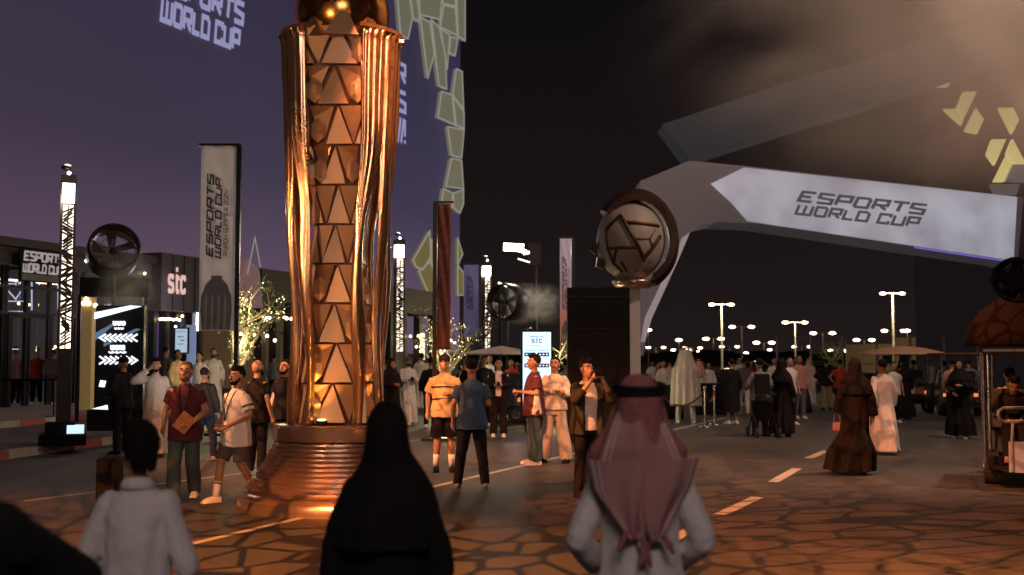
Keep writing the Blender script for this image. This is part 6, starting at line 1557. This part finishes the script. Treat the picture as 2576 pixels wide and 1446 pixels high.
crowd = [('a', 1668, 905, 38, 20, 'left of the silver caped figure'), ('b', 1684, 903, 42, 170, 'close to the round black seat'), ('g', 1655, 908, 46, 90, 'left behind the rope stanchion'), ('f', 1640, 912, 52, 0, 'by the pale pillar'),
 ('d', 1757, 903, 36, 200, 'right behind the silver cape'), ('b', 1768, 915, 45, 10, 'between silver cape and draped counter'),  ('a', 1782, 910, 40, 0, 'at the draped counter'),
  ('f', 1860, 896, 42, 30, 'behind the charcoal jacket man'), ('g', 1890, 906, 50, 10, 'between charcoal jacket and grey hoodie'), ('f', 1948, 898, 38, 15, 'between the grey hoodie and the black robe'),
  ('b', 2000, 898, 46, -20, 'behind the young man in white'),  ('e', 2106, 905, 44, 20, 'between beige trousers man and brown robed woman'),
 ('g', 2112, 903, 36, 180, 'just left of the brown robed woman'),  ('c', 2266, 905, 43, 10, 'left of the orange canopy cart'), ('a', 2345, 908, 52, 20, 'right of the orange canopy cart'),
  ('h', 2436, 905, 40, 180, 'under the flat red roof'), ('e', 1004, 905, 40, 0, 'left of the first robed man near the lamp'), ('f', 1052, 903, 46, 30, 'behind the two robed men'),
 ('c', 1105, 905, 42, 160, 'behind the yellow tee man'), ('h', 1140, 905, 47, -30, 'left behind the blue polo man'), ('g', 1300, 908, 44, 40, 'left of the white info screen'), ('e', 1312, 905, 38, 190, 'beside the pale canopy cart wheel'),
 ('c', 772, 905, 36, 0, 'seen through the trophy strands'), ('h', 690, 900, 38, 170, 'left behind the trophy'), ('a', 545, 893, 44, 0, 'far behind the banner mast'), ('e', 600, 903, 40, 60, 'under the lit tree')]
for key, px, ptop, Y, rz, where in crowd:
    src = protos[key]; c = src.copy(); COL.objects.link(c); z0 = .27 if px < 700 else 0.0
    for ch in [o for o in bpy.data.objects if o.parent == src]: d_ = ch.copy(); COL.objects.link(d_); d_.parent = c
    hh = (at(px, ptop, Y).z - z0) / 1.76; hh = max(.9, min(1.06, hh)); c.location = (at(px, 895, Y).x, Y, z0); c.rotation_euler = (0, 0, radians(rz)); c.scale = (hh, hh, hh)
    c['label'] = 'distant ' + DESC[key] + ' ' + where; c['group'] = 'distant crowd'
for t in protos.values():
    for ch in [o for o in bpy.data.objects if o.parent == t]: bpy.data.objects.remove(ch)
    bpy.data.objects.remove(t)
# ================================================================== FOREGROUND FIGURES
# boy in white shirt, seen from behind, head turned right
ARM['fore_l'] = ((.275, .03, 1.12), (.20, -.20, 1.10)); ARM['fore_r'] = ((.275, .02, 1.13), (.16, -.22, 1.12))
fb = at(352, 1066, 4.6); HB = fb.z
def collar(t, T, s):
    vs = []; n = 26
    for j in range(3):
        for i in range(n + 1):
            a = radians(-62) + radians(304) * i / n; r_ = .066 + .010 * j - (.004 if j == 0 else 0); z_ = 1.515 - .026 * j + .006 * sin(a)
            vs.append(T((r_ * cos(a), .014 + r_ * .95 * sin(a), z_)))
    W = n + 1; fs = [(j * W + i, j * W + i + 1, (j + 1) * W + i + 1, (j + 1) * W + i) for j in range(2) for i in range(n)]
    o = MB().add(vs, fs).build('collar', cm('thobe'), t, True); q = o.modifiers.new('s', 'SOLIDIFY'); q.thickness = .005
b_ = person((fb.x, 4.6, 0), HB, radians(180), 'boy with black hair in white collared robe in the left foreground', top='thobe', topc='thobe', hair=None, arms=('fore_l', 'fore_r'), turn=.75, extra=collar, robe=dict(rx=.19), vox=.0065, cat='boy', slim=.86)
mb = MB(); mb.ball((0, .030, 1.672), (.090, .102, .104), 28, 20); mb.ball((0, .07, 1.615), (.072, .058, .060), 18, 12); mb.ball((0, -.02, 1.735), (.078, .085, .052), 16, 12)
rr = random.Random(8)
for i in range(150):
    a = rr.uniform(0, 2 * pi); b = rr.uniform(-.55, 1.4); c_ = Vector((.088 * cos(b) * cos(a), .03 + .100 * cos(b) * sin(a), 1.678 + .102 * sin(b)))
    if c_.y < -.03 and c_.z < 1.73: continue
    mb.ball(c_, rr.uniform(.005, .010), 6, 5)
for i in range(46):   # short hairs at the nape
    a = rr.uniform(.25, 2.9); c_ = Vector((.064 * cos(a), .035 + .078 * sin(a), rr.uniform(1.545, 1.60))); mb.ball(c_, rr.uniform(.007, .012), 6, 5)
sB = HB / 1.76
def TB(p):
    p = Vector(p); q = .75 * min(1, max(0, (p.z - 1.49) / .06)); x, y = p.x, p.y - .01; p.x = x * cos(q) - y * sin(q); p.y = x * sin(q) + y * cos(q) + .01; p.x *= .93; return p * sB
cut_face(mb).xf(TB); o = mb.build('hair', M['hair'], b_, True); r = o.modifiers.new('r', 'REMESH'); r.mode = 'VOXEL'; r.voxel_size = .005; q = o.modifiers.new('s', 'SMOOTH'); q.iterations = 1; REM.append(o)
# woman in black robe and scarf, seen from behind
fw_ = at(976, 1021, 4.6)
w_ = person((fw_.x, 4.6, 0), fw_.z, radians(180), 'woman in black robe and headscarf in the centre foreground seen from behind', top='abaya', topc='abaya', hair=None, bot=None, arms=('down', 'down'), female=True, vox=.008, robe=dict(rx=.32, ry=.28, sr=.08), cat='woman', slim=.92)
mb = MB(); mb.ball((0, .015, 1.668), (.094, .112, .118), 24, 18)
mb.loft([(0, .03, 1.69, .092, .105), (0, .035, 1.62, .096, .11), (.0, .03, 1.56, .112, .115), (-.01, .02, 1.50, .142, .12), (-.005, .015, 1.44, .185, .135), (.0, .01, 1.36, .222, .165), (.02, .01, 1.25, .245, .18), (.02, .01, 1.15, .25, .185)], 44, 6, [0, .005, .012, .02, .03, .04, .05, .06], 1.1)
sW = fw_.z / 1.76; mb.xf(lambda p: Vector((p.x * (1 if p.z > 1.58 else .94), p.y, p.z)) * sW); o = mb.build('headscarf', cm('abaya'), w_, True); r = o.modifiers.new('r', 'REMESH'); r.mode = 'VOXEL'; r.voxel_size = .007; q = o.modifiers.new('s', 'SMOOTH'); q.iterations = 3
d = o.modifiers.new('d', 'DISPLACE'); d.texture = TEX; d.texture_coords = 'LOCAL'; d.strength = .02; REM.append(o)
# man in white robe with red and white head cloth, seen from behind
ARM['hipwide'] = ((.285, .05, 1.12), (.19, -.16, .99))
fm_ = at(1590, 938, 4.6); sM = fm_.z / 1.80
m__ = person((at(1606, 938, 4.6).x, 4.6, 0), sM * 1.76, radians(180), 'man in white robe and red checked head cloth with black ring, right foreground, from behind', top='thobe', topc='thobe', hair=None, arms=('hipwide', 'hipwide'), vox=.0065, robe=dict(rx=.215), cat='man', slim=.90)
def shemagh_mat():
    m, n, l, b = _bs('red_checked_cloth'); uv = n.new('ShaderNodeUVMap'); uv.uv_map = 'UVMap'
    ck = n.new('ShaderNodeTexChecker'); ck.inputs['Scale'].default_value = 110; ck.inputs[1].default_value = (.20, .035, .045, 1); ck.inputs[2].default_value = (.56, .37, .35, 1)
    l.new(uv.outputs[0], ck.inputs['Vector'])
    sp = n.new('ShaderNodeSeparateXYZ'); l.new(uv.outputs[0], sp.inputs[0])
    w = n.new('ShaderNodeMath'); w.operation = 'PINGPONG'; w.inputs[1].default_value = .5; l.new(sp.outputs['X'], w.inputs[0])   # distance to hem
    r = n.new('ShaderNodeValToRGB'); e = r.color_ramp.elements; e[0].position = 0; e[0].color = (0, 0, 0, 1); e[1].position = 1; e[1].color = (0, 0, 0, 1)
    r.color_ramp.interpolation = 'CONSTANT'
    for pz, v in ((.045, 1), (.075, 0), (.115, 1), (.135, 0)): q = e.new(pz); q.color = (v, v, v, 1)
    l.new(w.outputs[0], r.inputs[0])
    mx = n.new('ShaderNodeMix'); mx.data_type = 'RGBA'; l.new(r.outputs[0], mx.inputs[0]); l.new(ck.outputs[0], mx.inputs[6]); mx.inputs[7].default_value = (.60, .44, .42, 1)
    l.new(mx.outputs[2], b.inputs['Base Color']); b.inputs['Roughness'].default_value = .9; b.inputs['Specular IOR Level'].default_value = .15
    nz = n.new('ShaderNodeTexNoise'); nz.inputs['Scale'].default_value = 25; bp = n.new('ShaderNodeBump'); bp.inputs['Strength'].default_value = .3; l.new(nz.outputs[0], bp.inputs['Height']); l.new(bp.outputs[0], b.inputs['Normal'])
    return m
M['shemagh'] = shemagh_mat(); M['shemagh_dark'] = mat('red_checked_plain', (.32, .12, .12), .9, 0, .5, 60, .3, 50, spec=.15)
# cap part over the head and front falls
mb = MB(); mb.ball((0, .018, 1.690), (.098, .114, .106), 32, 22)
mb.loft([(0, .03, 1.70, .098, .110), (0, .035, 1.63, .104, .106), (0, .04, 1.56, .125, .105), (0, .035, 1.50, .165, .118), (0, .03, 1.44, .208, .135), (0, .02, 1.385, .225, .14), (0, .0, 1.34, .21, .13)], 44, 5, [0, .01, .018, .02, .02, .02, .02], .5)
for sx in (-1, 1): mb.tube([(sx * .085, -.01, 1.66), (sx * .125, -.02, 1.56), (sx * .185, -.03, 1.47), (sx * .205, -.09, 1.34)], [.03, .038, .05, .05], 12, 'round', .5)
mb.xf(lambda p: Vector((p.x * (.97 if p.z > 1.6 else .90), p.y, p.z)) * sM); o = mb.build('headcloth', M['shemagh_dark'], m__, True); r = o.modifiers.new('r', 'REMESH'); r.mode = 'VOXEL'; r.voxel_size = .006; q = o.modifiers.new('s', 'SMOOTH'); q.iterations = 4
d = o.modifiers.new('d', 'DISPLACE'); d.texture = TEX; d.texture_coords = 'LOCAL'; d.strength = .018; REM.append(o)
# back flap: cloth falling to a point
def flap(zt, wtop, wmid, zmid, zlow, cx, yoff, layer, tip=.012, name='back_flap', m='shemagh'):
    nu, nv = 40, 60; vs = []; fs = []; uvs = []
    for j in range(nv + 1):
        q = j / nv; z_ = zt + (zlow - zt) * q
        if z_ > zmid: k = (zt - z_) / (zt - zmid); w = wtop + (wmid - wtop) * (k ** .8)
        else: k = (zmid - z_) / (zmid - zlow); w = wmid + (tip - wmid) * k
        for i in range(nu + 1):
            u = i / nu * 2 - 1
            back = .112 if z_ > 1.62 else .112 + .055 * min(1, (1.62 - z_) / .12)
            curve = (.55 if z_ > 1.6 else .35) * (abs(u) ** 2) * w
            y = back - curve + yoff + .010 * sin(u * 7 + z_ * 5 + layer) + .008 * sin(z_ * 16 + u * 3)
            vs.append((cx + u * w + .01 * sin(z_ * 9 + layer), y, z_)); uvs.append((i / nu, q * (zt - zlow) / .46))
    W = nu + 1
    for j in range(nv):
        for i in range(nu): k = j * W + i; fs.append((k, k + 1, k + W + 1, k + W))
    vs = [tuple(Vector((v[0] * .90, v[1], v[2])) * sM) for v in vs]
    o = MB().add(vs, fs).build(name, M[m], m__, True)
    uvl = o.data.uv_layers.new(name='UVMap')
    for lp in o.data.loops: uvl.data[lp.index].uv = uvs[lp.vertex_index]
    q = o.modifiers.new('s', 'SOLIDIFY'); q.thickness = .006
    return o
flap(1.66, .088, .205, 1.425, 1.085, .0, .012, 0)
flap(1.45, .20, .165, 1.33, 1.14, .05, .026, 2, tip=.02, name='upper_flap')
flap(1.46, .19, .155, 1.35, 1.13, -.055, .034, 4, tip=.02, name='upper_flap')
for x, z_, dx in ((.0, 1.09, -.02), (.0, 1.09, .02), (.075, 1.15, .03), (-.075, 1.14, -.035)):
    mb = MB(); mb.tube([(x, .20, z_ + .02), (x + dx * .6, .205, z_ - .02), (x + dx, .205, z_ - .05)], [.010, .014, .008], 8, 'round'); mb.xf(lambda p: p * sM).build('tassel', M['shemagh_dark'], m__, True)
mb = MB()
for dz in (0, .020): mb.tube([(.103 * cos(a), .020 + .120 * sin(a), 1.728 + dz + .012 * cos(a + 1.57)) for a in [2 * pi * k / 40 for k in range(41)]], .0115, 10)
mb.xf(lambda p: p * sM).build('head_ring', M['black'], m__, True)
# person at the lower left edge, arm stretched towards the boy
ARM['stretch'] = ((.27, -.22, 1.22), (.20, -.56, 1.13))
el = at(-118, 1100, 2.7)
lp_ = person((el.x - .05, 2.70, 0), 1.76, radians(185), 'person in black at the left edge with an arm stretched forward', top='jacket', topc='black', botc='black', hair='short', arms=('stretch', 'down'), vox=.009)
flush_remesh()
# ================================================================== SMOKE AND MIST
def smoke(name, lo, hi, dens, scale, thr, col, seed, label, aniso=.35, grad=None, emit=0):
    c = [(a + b) / 2 for a, b in zip(lo, hi)]; sz = [b - a for a, b in zip(lo, hi)]
    o = MB().box((0, 0, 0), sz).build(name, None); o.location = c
    m = bpy.data.materials.new(name + '_volume'); m.use_nodes = True; n, l = m.node_tree.nodes, m.node_tree.links; n.clear()
    out = n.new('ShaderNodeOutputMaterial'); pv = n.new('ShaderNodeVolumePrincipled'); l.new(pv.outputs[0], out.inputs['Volume'])
    pv.inputs['Color'].default_value = (*col, 1); pv.inputs['Anisotropy'].default_value = aniso
    tc = n.new('ShaderNodeTexCoord'); mp = n.new('ShaderNodeMapping'); mp.inputs['Location'].default_value = (seed, seed * .7, seed * 1.3)
    l.new(tc.outputs['Object'], mp.inputs[0]); nz = n.new('ShaderNodeTexNoise'); nz.inputs['Scale'].default_value = scale; nz.inputs['Detail'].default_value = 7; nz.inputs['Distortion'].default_value = 1.1
    l.new(mp.outputs[0], nz.inputs[0])
    r = n.new('ShaderNodeMapRange'); r.inputs['From Min'].default_value = thr; r.inputs['From Max'].default_value = thr + .28; r.inputs['To Min'].default_value = 0; r.inputs['To Max'].default_value = 1
    l.new(nz.outputs[0], r.inputs[0])
    # soft falloff: distance from a slanted axis through the box, in generated coordinates
    g_ = n.new('ShaderNodeVectorMath'); g_.operation = 'DOT_PRODUCT'; l.new(tc.outputs['Generated'], g_.inputs[0]); g_.inputs[1].default_value = grad[0]
    r2 = n.new('ShaderNodeMapRange'); r2.interpolation_type = 'SMOOTHSTEP'; r2.inputs['From Min'].default_value = grad[1]; r2.inputs['From Max'].default_value = grad[2]; l.new(g_.outputs['Value'], r2.inputs[0])
    # edges fade to nothing so that the box never shows
    sp = n.new('ShaderNodeSeparateXYZ'); l.new(tc.outputs['Generated'], sp.inputs[0]); prev = None
    for ax in range(3):
        pp = n.new('ShaderNodeMath'); pp.operation = 'PINGPONG'; pp.inputs[1].default_value = .5; l.new(sp.outputs[ax], pp.inputs[0])
        rr_ = n.new('ShaderNodeMapRange'); rr_.interpolation_type = 'SMOOTHSTEP'; rr_.inputs['From Max'].default_value = .22 if name == 'smoke' else .48; l.new(pp.outputs[0], rr_.inputs[0])
        if prev is None: prev = rr_
        else: mu = n.new('ShaderNodeMath'); mu.operation = 'MULTIPLY'; l.new(prev.outputs[0], mu.inputs[0]); l.new(rr_.outputs[0], mu.inputs[1]); prev = mu
    a1 = n.new('ShaderNodeMath'); a1.operation = 'MULTIPLY'; l.new(r.outputs[0], a1.inputs[0]); l.new(r2.outputs[0], a1.inputs[1])
    a2 = n.new('ShaderNodeMath'); a2.operation = 'MULTIPLY'; l.new(a1.outputs[0], a2.inputs[0]); l.new(prev.outputs[0], a2.inputs[1])
    a3 = n.new('ShaderNodeMath'); a3.operation = 'MULTIPLY'; l.new(a2.outputs[0], a3.inputs[0]); a3.inputs[1].default_value = dens
    l.new(a3.outputs[0], pv.inputs['Density']); o.data.materials.append(m)
    tag(o, label, 'smoke', kind='stuff'); return o
smoke('smoke', (1.0, 17.0, 3.6), (24.0, 31.0, 17.0), 1.1, .20, .44, (.95, .88, .80), 4.2, 'brown stage smoke drifting over the arch from the upper right', grad=((.62, 0, .38), .15, .80))
light('smoke_light', 'SPOT', (13.5, 19.0, 17.5), 19000, (1.0, .66, .46), (9.0, 25, 8.5), spot_size=radians(100), spot_blend=.7, shadow_soft_size=.5)
light('smoke_light', 'SPOT', (11.0, 20.0, 2.5), 2300, (1.0, .52, .38), (10, 24, 10), spot_size=radians(95), spot_blend=.7, shadow_soft_size=.5)
c = at(1330, 758, 40); smoke('mist', (c.x - 1.2, 39, c.z - .9), (c.x + 1.3, 41, c.z + .7), 3.0, 1.9, .42, (.95, .92, .9), 2.0, 'pale mist plume blown from the distant ring fan', grad=((0, 0, 1), -.5, .2))
light('mist_light', 'POINT', (c.x + .2, 38.5, c.z + 1.0), 40, (1, .72, .5), shadow_soft_size=.3)
c = at(320, 745, 25.6); smoke('mist', (c.x - .7, 24.8, c.z - .9), (c.x + .7, 26.4, c.z + 1.2), 1.6, 1.5, .36, (.9, .92, 1), 6.0, 'faint bluish mist falling below the ring fan at left', grad=((0, 0, 1), -.5, .2))
